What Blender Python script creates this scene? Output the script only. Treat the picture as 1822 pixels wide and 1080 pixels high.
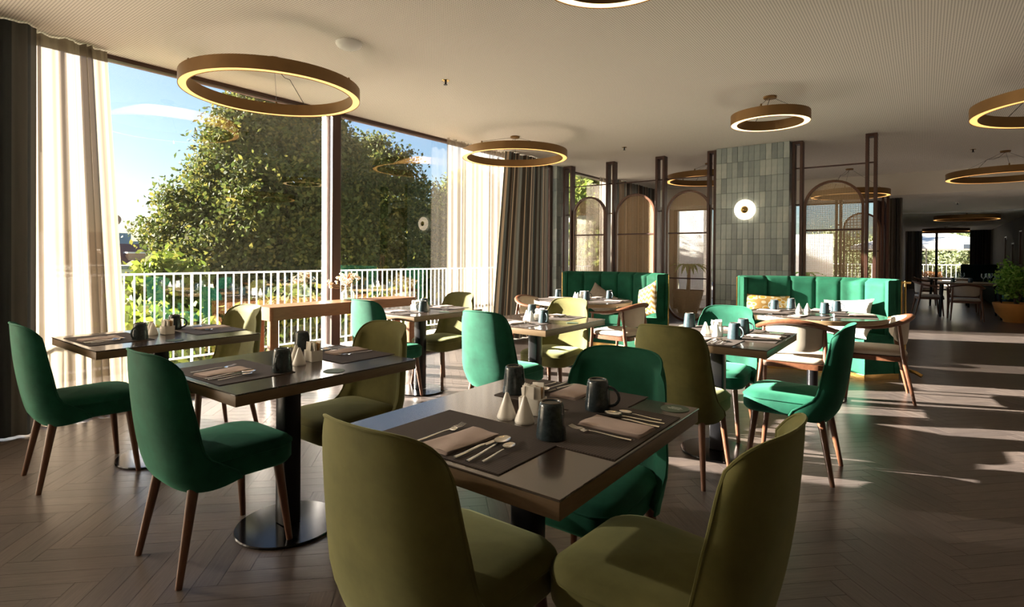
import bpy, bmesh, math, random
import numpy as np
from mathutils import Matrix, Vector

for o in list(bpy.data.objects):
    bpy.data.objects.remove(o)
SC = bpy.context.scene
COL = SC.collection
PI = math.pi
rnd = random.Random(7)

# ------------------------------------------------------------------ camera
EYE = 1.254
YAW, PITCH, ROLL, FPX, CY = 0.645233577, -0.0060074, 0.0066598, 972.957, 462.34
def cam_axes():
    f = Vector((-math.sin(YAW)*math.cos(PITCH), math.cos(YAW)*math.cos(PITCH), math.sin(PITCH)))
    r = Vector((math.cos(YAW), math.sin(YAW), 0)); u = r.cross(f)
    return r*math.cos(ROLL)+u*math.sin(ROLL), -r*math.sin(ROLL)+u*math.cos(ROLL), f
cr, cu, cf = cam_axes()
cam = bpy.data.cameras.new('camera'); co = bpy.data.objects.new('camera', cam); COL.objects.link(co)
co.matrix_world = Matrix(((cr.x, cu.x, -cf.x, 0), (cr.y, cu.y, -cf.y, 0), (cr.z, cu.z, -cf.z, EYE), (0, 0, 0, 1)))
cam.sensor_width = 36.0; cam.lens = FPX/1822*36.0; cam.shift_y = -(540-CY)/1822
cam.clip_start = 0.05; cam.clip_end = 500
SC.camera = co

# ------------------------------------------------------------------ sky, sun, exposure
SUN_AZ, SUN_EL = math.radians(22.3), math.radians(16.5)      # light travels (cos az, sin az) on the floor
W = bpy.data.worlds.new('sky'); SC.world = W; W.use_nodes = True
wn = W.node_tree; bgn = wn.nodes['Background']
sky = wn.nodes.new('ShaderNodeTexSky'); sky.sky_type = 'NISHITA'; sky.sun_disc = False
sky.sun_elevation = SUN_EL; sky.sun_rotation = math.radians(270)-SUN_AZ
sky.air_density = 1.0; sky.dust_density = 1.1; sky.ozone_density = 3.0; sky.altitude = 50
wn.links.new(sky.outputs[0], bgn.inputs[0]); bgn.inputs[1].default_value = 0.069
sl = bpy.data.lights.new('sun', 'SUN'); sl.energy = 21.0; sl.color = (1.0, 0.90, 0.77); sl.angle = math.radians(0.6)
so = bpy.data.objects.new('sun', sl); COL.objects.link(so)
sdir = Vector((math.cos(SUN_AZ)*math.cos(SUN_EL), math.sin(SUN_AZ)*math.cos(SUN_EL), -math.sin(SUN_EL)))
so.rotation_euler = sdir.to_track_quat('-Z', 'Y').to_euler(); so.location = (-30, -12, 12)
SC.view_settings.view_transform = 'Standard'; SC.view_settings.look = 'None'
SC.view_settings.exposure = 1.78; SC.view_settings.gamma = 1.0; SC.view_settings.use_curve_mapping = False
LAMP_W = 1.0

# ------------------------------------------------------------------ materials
M = {}
def new_mat(name):
    m = bpy.data.materials.new(name); m.use_nodes = True; M[name] = m
    return m, m.node_tree, m.node_tree.nodes['Principled BSDF']
def N(nt, typ, **kw):
    n = nt.nodes.new(typ)
    for k, v in kw.items():
        if k in n.inputs: n.inputs[k].default_value = v
        else: setattr(n, k, v)
    return n
def ramp(nt, fac, stops, interp='LINEAR'):
    r = nt.nodes.new('ShaderNodeValToRGB'); e = r.color_ramp; e.interpolation = interp
    while len(e.elements) < len(stops): e.elements.new(0.5)
    for el, (p, c) in zip(e.elements, stops): el.position = p; el.color = (*c, 1)
    nt.links.new(fac, r.inputs[0]); return r.outputs[0]
def bump(nt, b, h, s, d=0.01):
    n = N(nt, 'ShaderNodeBump'); n.inputs['Strength'].default_value = s; n.inputs['Distance'].default_value = d
    nt.links.new(h, n.inputs['Height']); nt.links.new(n.outputs[0], b.inputs['Normal'])
def pmat(name, c1, c2=None, rough=0.5, metal=0.0, scale=8.0, bmp=0.0, bscale=60.0, sheen=0.0, stint=None, spec=0.5, stretch=None, coat=0.0, emis=None):
    m, nt, b = new_mat(name)
    b.inputs['Roughness'].default_value = rough; b.inputs['Metallic'].default_value = metal
    b.inputs['Specular IOR Level'].default_value = spec; b.inputs['Coat Weight'].default_value = coat; b.inputs['Coat Roughness'].default_value = 0.10
    tc = N(nt, 'ShaderNodeTexCoord'); src = tc.outputs['Object']
    if stretch:
        mp = N(nt, 'ShaderNodeMapping'); mp.inputs['Scale'].default_value = stretch
        nt.links.new(src, mp.inputs[0]); src = mp.outputs[0]
    if c2:
        nz = N(nt, 'ShaderNodeTexNoise', Scale=scale, Detail=5.0, Roughness=0.6); nt.links.new(src, nz.inputs['Vector'])
        nt.links.new(ramp(nt, nz.outputs[0], [(0.3, c1), (0.7, c2)]), b.inputs['Base Color'])
    else: b.inputs['Base Color'].default_value = (*c1, 1)
    if bmp:
        nb = N(nt, 'ShaderNodeTexNoise', Scale=bscale, Detail=3.0); nt.links.new(src, nb.inputs['Vector'])
        bump(nt, b, nb.outputs[0], bmp)
    if sheen:
        b.inputs['Sheen Weight'].default_value = sheen; b.inputs['Sheen Roughness'].default_value = 0.45
        b.inputs['Sheen Tint'].default_value = (*(stint or c1), 1)
    if emis:
        b.inputs['Emission Color'].default_value = (*emis[0], 1); b.inputs['Emission Strength'].default_value = emis[1]
    return m
pmat('velvet_green', (0.003, 0.045, 0.027), (0.009, 0.090, 0.054), rough=0.8, scale=7, sheen=0.22, stint=(0.22, 0.80, 0.52), spec=0.2, bmp=0.06, bscale=9)
pmat('velvet_olive', (0.086, 0.080, 0.024), (0.135, 0.123, 0.039), rough=0.8, scale=7, sheen=0.35, stint=(0.75, 0.8, 0.45), spec=0.2, bmp=0.06, bscale=9)
pmat('velvet_banquette', (0.005, 0.060, 0.034), (0.010, 0.105, 0.060), rough=0.8, scale=6, sheen=0.22, stint=(0.25, 0.85, 0.55), spec=0.2, bmp=0.06, bscale=7)
pmat('velvet_teal', (0.01, 0.05, 0.06), (0.015, 0.07, 0.08), rough=0.8, sheen=0.3, spec=0.2)
pmat('walnut_leg', (0.085, 0.033, 0.018), (0.13, 0.055, 0.028), rough=0.35, scale=14, stretch=(6, 6, 0.8))
pmat('walnut_frame', (0.10, 0.038, 0.02), (0.16, 0.065, 0.032), rough=0.38, scale=14, stretch=(3, 3, 3))
pmat('table_top', (0.040, 0.026, 0.019), (0.052, 0.034, 0.025), rough=0.24, scale=5, stretch=(1, 6, 1), spec=0.8, coat=0.55)
pmat('table_edge', (0.125, 0.080, 0.042), (0.165, 0.108, 0.058), rough=0.4, scale=16, stretch=(1, 1, 9))
pmat('oak_edge', (0.30, 0.21, 0.11), (0.38, 0.27, 0.15), rough=0.45, scale=16, stretch=(1, 1, 9))
pmat('console_wood', (0.20, 0.085, 0.035), (0.28, 0.125, 0.055), rough=0.4, scale=9, stretch=(6, 0.8, 6))
pmat('black_steel', (0.012, 0.012, 0.014), rough=0.28, metal=0.6)
pmat('base_steel', (0.03, 0.03, 0.033), rough=0.16, metal=0.9)
pmat('mug_glaze', (0.012, 0.020, 0.026), (0.030, 0.048, 0.058), rough=0.22, scale=90, spec=0.6)
pmat('mug_blue', (0.020, 0.038, 0.048), (0.040, 0.066, 0.078), rough=0.28, scale=90)
pmat('mug_clay', (0.25, 0.19, 0.14), rough=0.7)
pmat('porcelain', (0.78, 0.75, 0.70), rough=0.3)
pmat('paper', (0.82, 0.79, 0.74), (0.7, 0.66, 0.6), rough=0.8, scale=20)
pmat('paper_brown', (0.5, 0.28, 0.12), rough=0.8)
pmat('napkin', (0.42, 0.33, 0.295), (0.47, 0.375, 0.335), rough=0.9, bmp=0.1, bscale=300)
pmat('napkin_white', (0.75, 0.70, 0.65), rough=0.9)
pmat('steel', (0.72, 0.69, 0.65), rough=0.16, metal=1.0)
pmat('coaster_green', (0.05, 0.085, 0.05), rough=0.6)
pmat('coaster_white', (0.55, 0.6, 0.52), rough=0.6)
pmat('cream_fabric', (0.40, 0.35, 0.285), (0.46, 0.40, 0.33), rough=0.85, bmp=0.1, bscale=250)
pmat('brass', (0.72, 0.47, 0.17), rough=0.24, metal=1.0)
pmat('bronze_ring', (0.20, 0.105, 0.032), (0.23, 0.125, 0.040), rough=0.5, metal=0.35)
pmat('frame_brown', (0.055, 0.022, 0.016), (0.075, 0.032, 0.022), rough=0.45, scale=10)
pmat('window_frame', (0.055, 0.028, 0.022), rough=0.45, metal=0.1)
pmat('aluminium', (0.36, 0.35, 0.35), rough=0.4, metal=0.5)
pmat('wall_plaster', (0.46, 0.42, 0.37), (0.50, 0.46, 0.41), rough=0.9, scale=3)
pmat('wall_dark', (0.10, 0.085, 0.07), (0.13, 0.11, 0.09), rough=0.85, scale=3)
pmat('ceiling_plain', (0.74, 0.70, 0.64), rough=0.9)
pmat('white_paint', (0.85, 0.85, 0.84), rough=0.45)
pmat('rail_paint', (0.50, 0.50, 0.50), rough=0.4)
pmat('cane', (0.42, 0.29, 0.17), (0.50, 0.36, 0.22), rough=0.7, scale=50)
pmat('balcony_stone', (0.42, 0.36, 0.30), (0.50, 0.44, 0.37), rough=0.8, scale=12)
pmat('terracotta', (0.70, 0.29, 0.06), (0.78, 0.34, 0.08), rough=0.7, scale=5)
pmat('clay_pot', (0.20, 0.13, 0.09), rough=0.8)
pmat('soil', (0.03, 0.02, 0.014), rough=0.95)
pmat('bark', (0.09, 0.06, 0.04), (0.15, 0.11, 0.08), rough=0.9, scale=20)
pmat('house_white', (0.78, 0.74, 0.68), (0.83, 0.79, 0.73), rough=0.9)
pmat('house_grey', (0.30, 0.30, 0.31), (0.38, 0.37, 0.37), rough=0.9, scale=4)
pmat('house_blue', (0.30, 0.38, 0.50), rough=0.8)
pmat('roof_tile', (0.22, 0.10, 0.08), (0.30, 0.14, 0.11), rough=0.9, scale=12)
pmat('chimney_brick', (0.42, 0.26, 0.17), (0.5, 0.33, 0.22), rough=0.9)
pmat('ground_grass', (0.10, 0.14, 0.04), (0.16, 0.19, 0.06), rough=0.95, scale=1.5)
pmat('dark_glass', (0.02, 0.025, 0.03), rough=0.08)
pmat('mirror_panel', (0.5, 0.52, 0.5), rough=0.06, metal=0.9)
pmat('umbrella_cloth', (0.85, 0.83, 0.8), rough=0.9)
pmat('petal_cream', (0.78, 0.66, 0.50), (0.85, 0.74, 0.60), rough=0.8)
pmat('petal_rust', (0.5, 0.2, 0.06), rough=0.8)
pmat('dry_stem', (0.35, 0.25, 0.13), rough=0.9)
pmat('water', (0.5, 0.6, 0.5), rough=0.05)
pmat('lace_grey', (0.20, 0.17, 0.14), (0.26, 0.22, 0.18), rough=0.9, scale=40, bmp=0.2)
pmat('cushion_white', (0.72, 0.70, 0.66), (0.58, 0.56, 0.53), rough=0.95, scale=14, bmp=0.5, bscale=30)
pmat('glow_warm', (0.5, 0.35, 0.2), rough=0.5, emis=((1.0, 0.47, 0.13), 0.55))
pmat('glow_bright', (0.9, 0.7, 0.4), rough=0.5, emis=((1.0, 0.66, 0.30), 1.1))
pmat('glow_sconce', (0.9, 0.85, 0.7), rough=0.5, emis=((1.0, 0.82, 0.58), 0.85))

def leaf_mat(name, c1, c2, c3):
    m, nt, b = new_mat(name)
    g = N(nt, 'ShaderNodeNewGeometry')
    col = ramp(nt, g.outputs['Random Per Island'], [(0.0, c1), (0.6, c2), (1.0, c3)])
    nt.links.new(col, b.inputs['Base Color']); b.inputs['Roughness'].default_value = 0.75; b.inputs['Specular IOR Level'].default_value = 0.15
    t = N(nt, 'ShaderNodeBsdfTranslucent'); nt.links.new(col, t.inputs[0])
    mx = N(nt, 'ShaderNodeMixShader'); mx.inputs[0].default_value = 0.35
    nt.links.new(b.outputs[0], mx.inputs[1]); nt.links.new(t.outputs[0], mx.inputs[2])
    nt.links.new(mx.outputs[0], nt.nodes['Material Output'].inputs[0]); return m
leaf_mat('leaf_plane_tree', (0.034, 0.052, 0.012), (0.075, 0.092, 0.022), (0.17, 0.15, 0.034))
leaf_mat('leaf_bright', (0.07, 0.11, 0.015), (0.13, 0.17, 0.025), (0.24, 0.24, 0.045))
leaf_mat('leaf_olive', (0.16, 0.20, 0.10), (0.26, 0.30, 0.16), (0.40, 0.42, 0.26))
leaf_mat('leaf_ficus', (0.12, 0.28, 0.03), (0.25, 0.44, 0.07), (0.44, 0.58, 0.14))
leaf_mat('leaf_autumn', (0.20, 0.22, 0.04), (0.38, 0.30, 0.05), (0.42, 0.18, 0.06))
leaf_mat('flower_rust', (0.30, 0.13, 0.06), (0.45, 0.20, 0.08), (0.50, 0.32, 0.14))

def glass_mat():
    m, nt, b = new_mat('pane_glass')
    tr = N(nt, 'ShaderNodeBsdfTransparent'); tr.inputs[0].default_value = (0.93, 0.95, 0.94, 1)
    gl = N(nt, 'ShaderNodeBsdfGlossy'); gl.inputs['Roughness'].default_value = 0.0; gl.inputs[0].default_value = (1, 1, 1, 1)
    fr = N(nt, 'ShaderNodeFresnel', IOR=1.5); ml = N(nt, 'ShaderNodeMath', operation='MULTIPLY'); ml.inputs[1].default_value = 2.8
    ml.use_clamp = True
    nt.links.new(fr.outputs[0], ml.inputs[0])
    mx = N(nt, 'ShaderNodeMixShader'); nt.links.new(ml.outputs[0], mx.inputs[0])
    nt.links.new(tr.outputs[0], mx.inputs[1]); nt.links.new(gl.outputs[0], mx.inputs[2])
    nt.links.new(mx.outputs[0], nt.nodes['Material Output'].inputs[0])
glass_mat()
def vase_mat():
    m, nt, b = new_mat('vase_glass')
    b.inputs['Base Color'].default_value = (0.85, 0.95, 0.9, 1); b.inputs['Roughness'].default_value = 0.03
    tr = N(nt, 'ShaderNodeBsdfTransparent'); tr.inputs[0].default_value = (0.88, 0.95, 0.92, 1)
    lw = N(nt, 'ShaderNodeLayerWeight'); lw.inputs[0].default_value = 0.35
    mx = N(nt, 'ShaderNodeMixShader'); nt.links.new(lw.outputs['Facing'], mx.inputs[0])
    nt.links.new(tr.outputs[0], mx.inputs[1]); nt.links.new(b.outputs[0], mx.inputs[2])
    nt.links.new(mx.outputs[0], nt.nodes['Material Output'].inputs[0])
vase_mat()
def sheer_mat(name, c, opq):
    m, nt, b = new_mat(name)
    tr = N(nt, 'ShaderNodeBsdfTransparent'); tr.inputs[0].default_value = (1, 0.97, 0.93, 1)
    tl = N(nt, 'ShaderNodeBsdfTranslucent'); tl.inputs[0].default_value = c
    df = N(nt, 'ShaderNodeBsdfDiffuse'); df.inputs[0].default_value = c
    m1 = N(nt, 'ShaderNodeMixShader'); m1.inputs[0].default_value = 0.5
    nt.links.new(tl.outputs[0], m1.inputs[1]); nt.links.new(df.outputs[0], m1.inputs[2])
    m2 = N(nt, 'ShaderNodeMixShader'); m2.inputs[0].default_value = opq
    nt.links.new(tr.outputs[0], m2.inputs[1]); nt.links.new(m1.outputs[0], m2.inputs[2])
    nt.links.new(m2.outputs[0], nt.nodes['Material Output'].inputs[0])
sheer_mat('sheer', (0.225, 0.185, 0.145, 1), 0.96)
sheer_mat('sheer_fill', (0.64, 0.58, 0.50, 1), 0.974)  # cloth of the added out-of-frame curtain, tuned for foreground fill light
sheer_mat('sheer_thin', (0.36, 0.32, 0.28, 1), 0.58)
def stripe_mat(name, dens, stops):
    m, nt, b = new_mat(name); b.inputs['Roughness'].default_value = 0.9
    uv = N(nt, 'ShaderNodeUVMap'); sp = N(nt, 'ShaderNodeSeparateXYZ'); nt.links.new(uv.outputs[0], sp.inputs[0])
    mu = N(nt, 'ShaderNodeMath', operation='MULTIPLY'); mu.inputs[1].default_value = dens; nt.links.new(sp.outputs[0], mu.inputs[0])
    fl = N(nt, 'ShaderNodeMath', operation='FLOOR'); nt.links.new(mu.outputs[0], fl.inputs[0])
    nz = N(nt, 'ShaderNodeTexWhiteNoise', noise_dimensions='1D'); nt.links.new(fl.outputs[0], nz.inputs['W'])
    col = ramp(nt, nz.outputs[0], stops, 'CONSTANT'); nt.links.new(col, b.inputs['Base Color'])
    nb = N(nt, 'ShaderNodeTexNoise', Scale=400.0); tc = N(nt, 'ShaderNodeTexCoord'); nt.links.new(tc.outputs['Object'], nb.inputs['Vector'])
    bump(nt, b, nb.outputs[0], 0.15, 0.002)
    tl = N(nt, 'ShaderNodeBsdfTranslucent'); nt.links.new(col, tl.inputs[0])
    mx = N(nt, 'ShaderNodeMixShader'); mx.inputs[0].default_value = 0.015
    nt.links.new(b.outputs[0], mx.inputs[1]); nt.links.new(tl.outputs[0], mx.inputs[2])
    nt.links.new(mx.outputs[0], nt.nodes['Material Output'].inputs[0])
stripe_mat('drape_stripe', 62.0, [(0.0, (0.075, 0.092, 0.095)), (0.22, (0.25, 0.26, 0.24)), (0.40, (0.085, 0.072, 0.062)), (0.58, (0.50, 0.41, 0.31)), (0.80, (0.30, 0.26, 0.215))])
stripe_mat('drape_dark', 36.0, [(0.0, (0.035, 0.040, 0.042)), (0.4, (0.11, 0.105, 0.095)), (0.7, (0.07, 0.058, 0.05))])
def weave_mat():
    m, nt, b = new_mat('mat_weave'); b.inputs['Roughness'].default_value = 0.75
    tc = N(nt, 'ShaderNodeTexCoord'); mp = N(nt, 'ShaderNodeMapping'); nt.links.new(tc.outputs['Object'], mp.inputs[0])
    mp.inputs['Rotation'].default_value = (0, 0, PI/4)
    ck = N(nt, 'ShaderNodeTexChecker', Scale=170.0); nt.links.new(mp.outputs[0], ck.inputs['Vector'])
    ck.inputs['Color1'].default_value = (0.026, 0.017, 0.014, 1); ck.inputs['Color2'].default_value = (0.062, 0.044, 0.036, 1)
    nt.links.new(ck.outputs[0], b.inputs['Base Color']); bump(nt, b, ck.outputs[1], 0.5, 0.001)
weave_mat()
def chevron_mat():
    m, nt, b = new_mat('cushion_chevron'); b.inputs['Roughness'].default_value = 0.9
    uv = N(nt, 'ShaderNodeUVMap'); sp = N(nt, 'ShaderNodeSeparateXYZ'); nt.links.new(uv.outputs[0], sp.inputs[0])
    f = N(nt, 'ShaderNodeMath', operation='PINGPONG'); f.inputs[1].default_value = 0.09; nt.links.new(sp.outputs[0], f.inputs[0])
    a = N(nt, 'ShaderNodeMath', operation='ADD'); nt.links.new(f.outputs[0], a.inputs[0]); nt.links.new(sp.outputs[1], a.inputs[1])
    fr = N(nt, 'ShaderNodeMath', operation='MULTIPLY'); fr.inputs[1].default_value = 6.0; nt.links.new(a.outputs[0], fr.inputs[0])
    fc = N(nt, 'ShaderNodeMath', operation='FRACT'); nt.links.new(fr.outputs[0], fc.inputs[0])
    nt.links.new(ramp(nt, fc.outputs[0], [(0.0, (0.26, 0.155, 0.04)), (0.5, (0.48, 0.43, 0.34))], 'CONSTANT'), b.inputs['Base Color'])
chevron_mat()
def patch_mat():
    m, nt, b = new_mat('cushion_yellow'); b.inputs['Roughness'].default_value = 0.9
    uv = N(nt, 'ShaderNodeUVMap'); v = N(nt, 'ShaderNodeTexVoronoi', Scale=7.0); nt.links.new(uv.outputs[0], v.inputs['Vector'])
    nt.links.new(ramp(nt, v.outputs['Distance'], [(0.0, (0.75, 0.42, 0.06)), (0.42, (0.80, 0.72, 0.55)), (0.6, (0.55, 0.33, 0.10))], 'CONSTANT'), b.inputs['Base Color'])
patch_mat()
def plank_mat():
    m, nt, b = new_mat('oak_plank')
    oi = N(nt, 'ShaderNodeObjectInfo'); ge = N(nt, 'ShaderNodeNewGeometry')
    ad = N(nt, 'ShaderNodeMath', operation='ADD'); nt.links.new(oi.outputs['Random'], ad.inputs[0]); nt.links.new(ge.outputs['Random Per Island'], ad.inputs[1])
    fc = N(nt, 'ShaderNodeMath', operation='FRACT'); nt.links.new(ad.outputs[0], fc.inputs[0])
    uv = N(nt, 'ShaderNodeUVMap'); mp = N(nt, 'ShaderNodeMapping'); mp.inputs['Scale'].default_value = (4, 70, 1); nt.links.new(uv.outputs[0], mp.inputs[0])
    cb = N(nt, 'ShaderNodeCombineXYZ'); m9 = N(nt, 'ShaderNodeMath', operation='MULTIPLY'); m9.inputs[1].default_value = 57.0
    nt.links.new(fc.outputs[0], m9.inputs[0]); nt.links.new(m9.outputs[0], cb.inputs[2]); nt.links.new(cb.outputs[0], mp.inputs['Location'])
    nz = N(nt, 'ShaderNodeTexNoise', Scale=1.0, Detail=5.0, Roughness=0.65, Distortion=0.6); nt.links.new(mp.outputs[0], nz.inputs['Vector'])
    grain = ramp(nt, nz.outputs[0], [(0.28, (0.058, 0.046, 0.042)), (0.72, (0.126, 0.103, 0.094))])
    tone = ramp(nt, fc.outputs[0], [(0, (0.82, 0.82, 0.84)), (1, (1.15, 1.12, 1.08))])
    mx = N(nt, 'ShaderNodeMix', data_type='RGBA', blend_type='MULTIPLY'); mx.inputs[0].default_value = 1.0
    nt.links.new(grain, mx.inputs[6]); nt.links.new(tone, mx.inputs[7]); nt.links.new(mx.outputs[2], b.inputs['Base Color'])
    b.inputs['Roughness'].default_value = 0.31; b.inputs['Specular IOR Level'].default_value = 0.6
    bump(nt, b, nz.outputs[0], 0.12, 0.003)
plank_mat()
def perforated_mat():
    m, nt, b = new_mat('ceiling_perforated'); b.inputs['Roughness'].default_value = 0.9
    tc = N(nt, 'ShaderNodeTexCoord'); sc = N(nt, 'ShaderNodeVectorMath', operation='SCALE'); sc.inputs['Scale'].default_value = 1/0.0165
    nt.links.new(tc.outputs['Object'], sc.inputs[0])
    fr = N(nt, 'ShaderNodeVectorMath', operation='FRACTION'); nt.links.new(sc.outputs[0], fr.inputs[0])
    sb = N(nt, 'ShaderNodeVectorMath', operation='SUBTRACT'); sb.inputs[1].default_value = (0.5, 0.5, 0.5); nt.links.new(fr.outputs[0], sb.inputs[0])
    ml = N(nt, 'ShaderNodeVectorMath', operation='MULTIPLY'); ml.inputs[1].default_value = (1, 1, 0); nt.links.new(sb.outputs[0], ml.inputs[0])
    ln = N(nt, 'ShaderNodeVectorMath', operation='LENGTH'); nt.links.new(ml.outputs[0], ln.inputs[0])
    nt.links.new(ramp(nt, ln.outputs['Value'], [(0.0, (0.22, 0.20, 0.18)), (0.20, (0.22, 0.20, 0.18)), (0.28, (0.80, 0.76, 0.70))]), b.inputs['Base Color'])
perforated_mat()
def tile_mat():
    m, nt, b = new_mat('glazed_tile')
    oi = N(nt, 'ShaderNodeObjectInfo'); tc = N(nt, 'ShaderNodeTexCoord')
    nz = N(nt, 'ShaderNodeTexNoise', Scale=14.0, Detail=3.0); nt.links.new(tc.outputs['Object'], nz.inputs['Vector'])
    base = ramp(nt, oi.outputs['Random'], [(0.0, (0.24, 0.285, 0.30)), (0.35, (0.32, 0.375, 0.39)), (0.7, (0.38, 0.44, 0.45)), (1.0, (0.46, 0.51, 0.50))])
    vr = ramp(nt, nz.outputs[0], [(0.3, (0.85, 0.87, 0.88)), (0.7, (1.08, 1.06, 1.02))])
    mx = N(nt, 'ShaderNodeMix', data_type='RGBA', blend_type='MULTIPLY'); mx.inputs[0].default_value = 1.0
    nt.links.new(base, mx.inputs[6]); nt.links.new(vr, mx.inputs[7]); nt.links.new(mx.outputs[2], b.inputs['Base Color'])
    b.inputs['Roughness'].default_value = 0.3; bump(nt, b, nz.outputs[0], 0.1, 0.004)
tile_mat()
pmat('grout', (0.20, 0.21, 0.20), rough=0.9)

# ------------------------------------------------------------------ mesh helpers
class MB:
    def __init__(s): s.v = []; s.f = []; s.uv = []; s.has_uv = False
    def add(s, vs, fs, uvs=None):
        o = len(s.v); s.v += [tuple(v) for v in vs]; s.f += [tuple(i+o for i in f) for f in fs]
        if uvs: s.has_uv = True
        s.uv += list(uvs) if uvs else [(0, 0)]*len(vs)
        return s
    def box(s, c, d, rz=0.0, mat=None):
        x, y, z = d[0]/2, d[1]/2, d[2]/2
        R = mat or Matrix.Rotation(rz, 3, 'Z'); c = Vector(c)
        vs = [c+R@Vector((a*x, b*y, e*z)) for e in (-1, 1) for b in (-1, 1) for a in (-1, 1)]
        return s.add(vs, [(0, 2, 3, 1), (4, 5, 7, 6), (0, 1, 5, 4), (2, 6, 7, 3), (0, 4, 6, 2), (1, 3, 7, 5)])
    def box2(s, a, b):
        return s.box([(p+q)/2 for p, q in zip(a, b)], [abs(q-p) for p, q in zip(a, b)])
    def rbox(s, c, d, r=0.01, seg=2, rz=0.0, edges=None):
        bm = bmesh.new(); bmesh.ops.create_cube(bm, size=1)
        for v in bm.verts: v.co = Vector((v.co.x*d[0], v.co.y*d[1], v.co.z*d[2]))
        es = bm.edges[:]
        if edges == 'z': es = [e for e in bm.edges if abs(e.verts[0].co.z-e.verts[1].co.z) > 1e-6]
        bmesh.ops.bevel(bm, geom=es, offset=r, segments=seg, affect='EDGES', profile=0.5)
        R = Matrix.Rotation(rz, 3, 'Z'); c = Vector(c); bm.verts.index_update()
        s.add([c+R@v.co for v in bm.verts], [[v.index for v in f.verts] for f in bm.faces]); bm.free(); return s
    def tube(s, pts, rad, seg=10, cap=True, flat=1.0, closed=False):
        pts = [Vector(p) for p in pts]; n = len(pts)
        if not isinstance(rad, (list, tuple)): rad = [rad]*n
        vs = []; up = Vector((0, 0, 1)); ref = None
        for i, p in enumerate(pts):
            if closed: t = (pts[(i+1) % n]-pts[i-1])
            else: t = pts[min(i+1, n-1)]-pts[max(i-1, 0)]
            t.normalize()
            if ref is None:
                ref = up if abs(t.z) < 0.9 else Vector((1, 0, 0))
            a = ref-t*ref.dot(t)
            a.normalize(); ref = a; b = t.cross(a)
            for k in range(seg):
                an = 2*PI*k/seg
                vs.append(p+(a*math.cos(an)*flat+b*math.sin(an))*rad[i])
        fs = []
        for i in range(n if closed else n-1):
            j = (i+1) % n
            for k in range(seg): fs.append((i*seg+k, i*seg+(k+1) % seg, j*seg+(k+1) % seg, j*seg+k))
        if cap and not closed:
            fs.append(tuple(range(seg))[::-1]); fs.append(tuple((n-1)*seg+k for k in range(seg)))
        return s.add(vs, fs)
    def lathe(s, prof, seg=24, c=(0, 0, 0), caps=True):
        vs = []; fs = []; n = len(prof)
        for r, z in prof:
            for k in range(seg):
                a = 2*PI*k/seg; vs.append((c[0]+r*math.cos(a), c[1]+r*math.sin(a), c[2]+z))
        for i in range(n-1):
            for k in range(seg): fs.append((i*seg+k, i*seg+(k+1) % seg, (i+1)*seg+(k+1) % seg, (i+1)*seg+k))
        if caps:
            fs.append(tuple(range(seg))[::-1]); fs.append(tuple((n-1)*seg+k for k in range(seg)))
        return s.add(vs, fs)
    def grid(s, fn, nu, nv, closed_u=False, flip=False):
        vs = []; uv = []; fs = []
        for j in range(nv+1):
            for i in range(nu+(0 if closed_u else 1)):
                u, v = i/nu, j/nv; vs.append(fn(u, v)); uv.append((u, v))
        w = nu if closed_u else nu+1
        for j in range(nv):
            for i in range(nu):
                q = (j*w+i, j*w+(i+1) % w, (j+1)*w+(i+1) % w, (j+1)*w+i)
                fs.append(q[::-1] if flip else q)
        return s.add(vs, fs, uv)
    def rings(s, outline, levels, cap=True):
        """outline(scale)->list of (x,y); levels list of (inset, z)"""
        n = None; vs = []; fs = []
        for ins, z in levels:
            o = outline(ins); n = len(o)
            vs += [(x, y, z if not callable(z) else z(x, y)) for x, y in o]
        for i in range(len(levels)-1):
            for k in range(n): fs.append((i*n+k, i*n+(k+1) % n, (i+1)*n+(k+1) % n, (i+1)*n+k))
        if cap:
            fs.append(tuple(range(n))[::-1]); fs.append(tuple((len(levels)-1)*n+k for k in range(n)))
        return s.add(vs, fs)
    def mesh(s, name, mat=None, smooth=True, ang=40):
        me = bpy.data.meshes.new(name); me.from_pydata(s.v, [], s.f)
        if s.has_uv:
            l = me.uv_layers.new(name='UVMap'); vi = np.empty(len(me.loops), dtype=np.int32); me.loops.foreach_get('vertex_index', vi)
            l.data.foreach_set('uv', np.array(s.uv, dtype=np.float32)[vi].ravel())
        if smooth:
            me.polygons.foreach_set('use_smooth', [True]*len(me.polygons)); me.set_sharp_from_angle(angle=math.radians(ang))
        if mat: me.materials.append(M[mat])
        me.update(); return me
    def build(s, name, mat, parent=None, smooth=True, ang=40, loc=None, rz=0):
        return link(name, s.mesh(name, mat, smooth, ang), parent, loc, rz)
def link(name, me, parent=None, loc=None, rz=0):
    o = bpy.data.objects.new(name, me); COL.objects.link(o)
    if parent: o.parent = parent
    if loc: o.location = loc
    if rz: o.rotation_euler = (0, 0, rz)
    return o
def tag(o, label, cat, group=None):
    o['label'] = label; o['category'] = cat
    if group: o['group'] = group
    return o
def thing(name, label, cat, loc=(0, 0, 0), rz=0, group=None):
    o = bpy.data.objects.new(name, None); COL.objects.link(o); o.location = loc; o.rotation_euler = (0, 0, rz)
    o.empty_display_size = 0.05
    return tag(o, label, cat, group)
KIDS = {}
def kids(o):
    return [c for c in bpy.data.objects if c.parent == o] if o.name not in KIDS else KIDS[o.name]
def proto_done(o):
    ks = [c for c in bpy.data.objects if c.parent == o]; KIDS[o.name] = ks
    for k in ks: proto_done(k)
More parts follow.
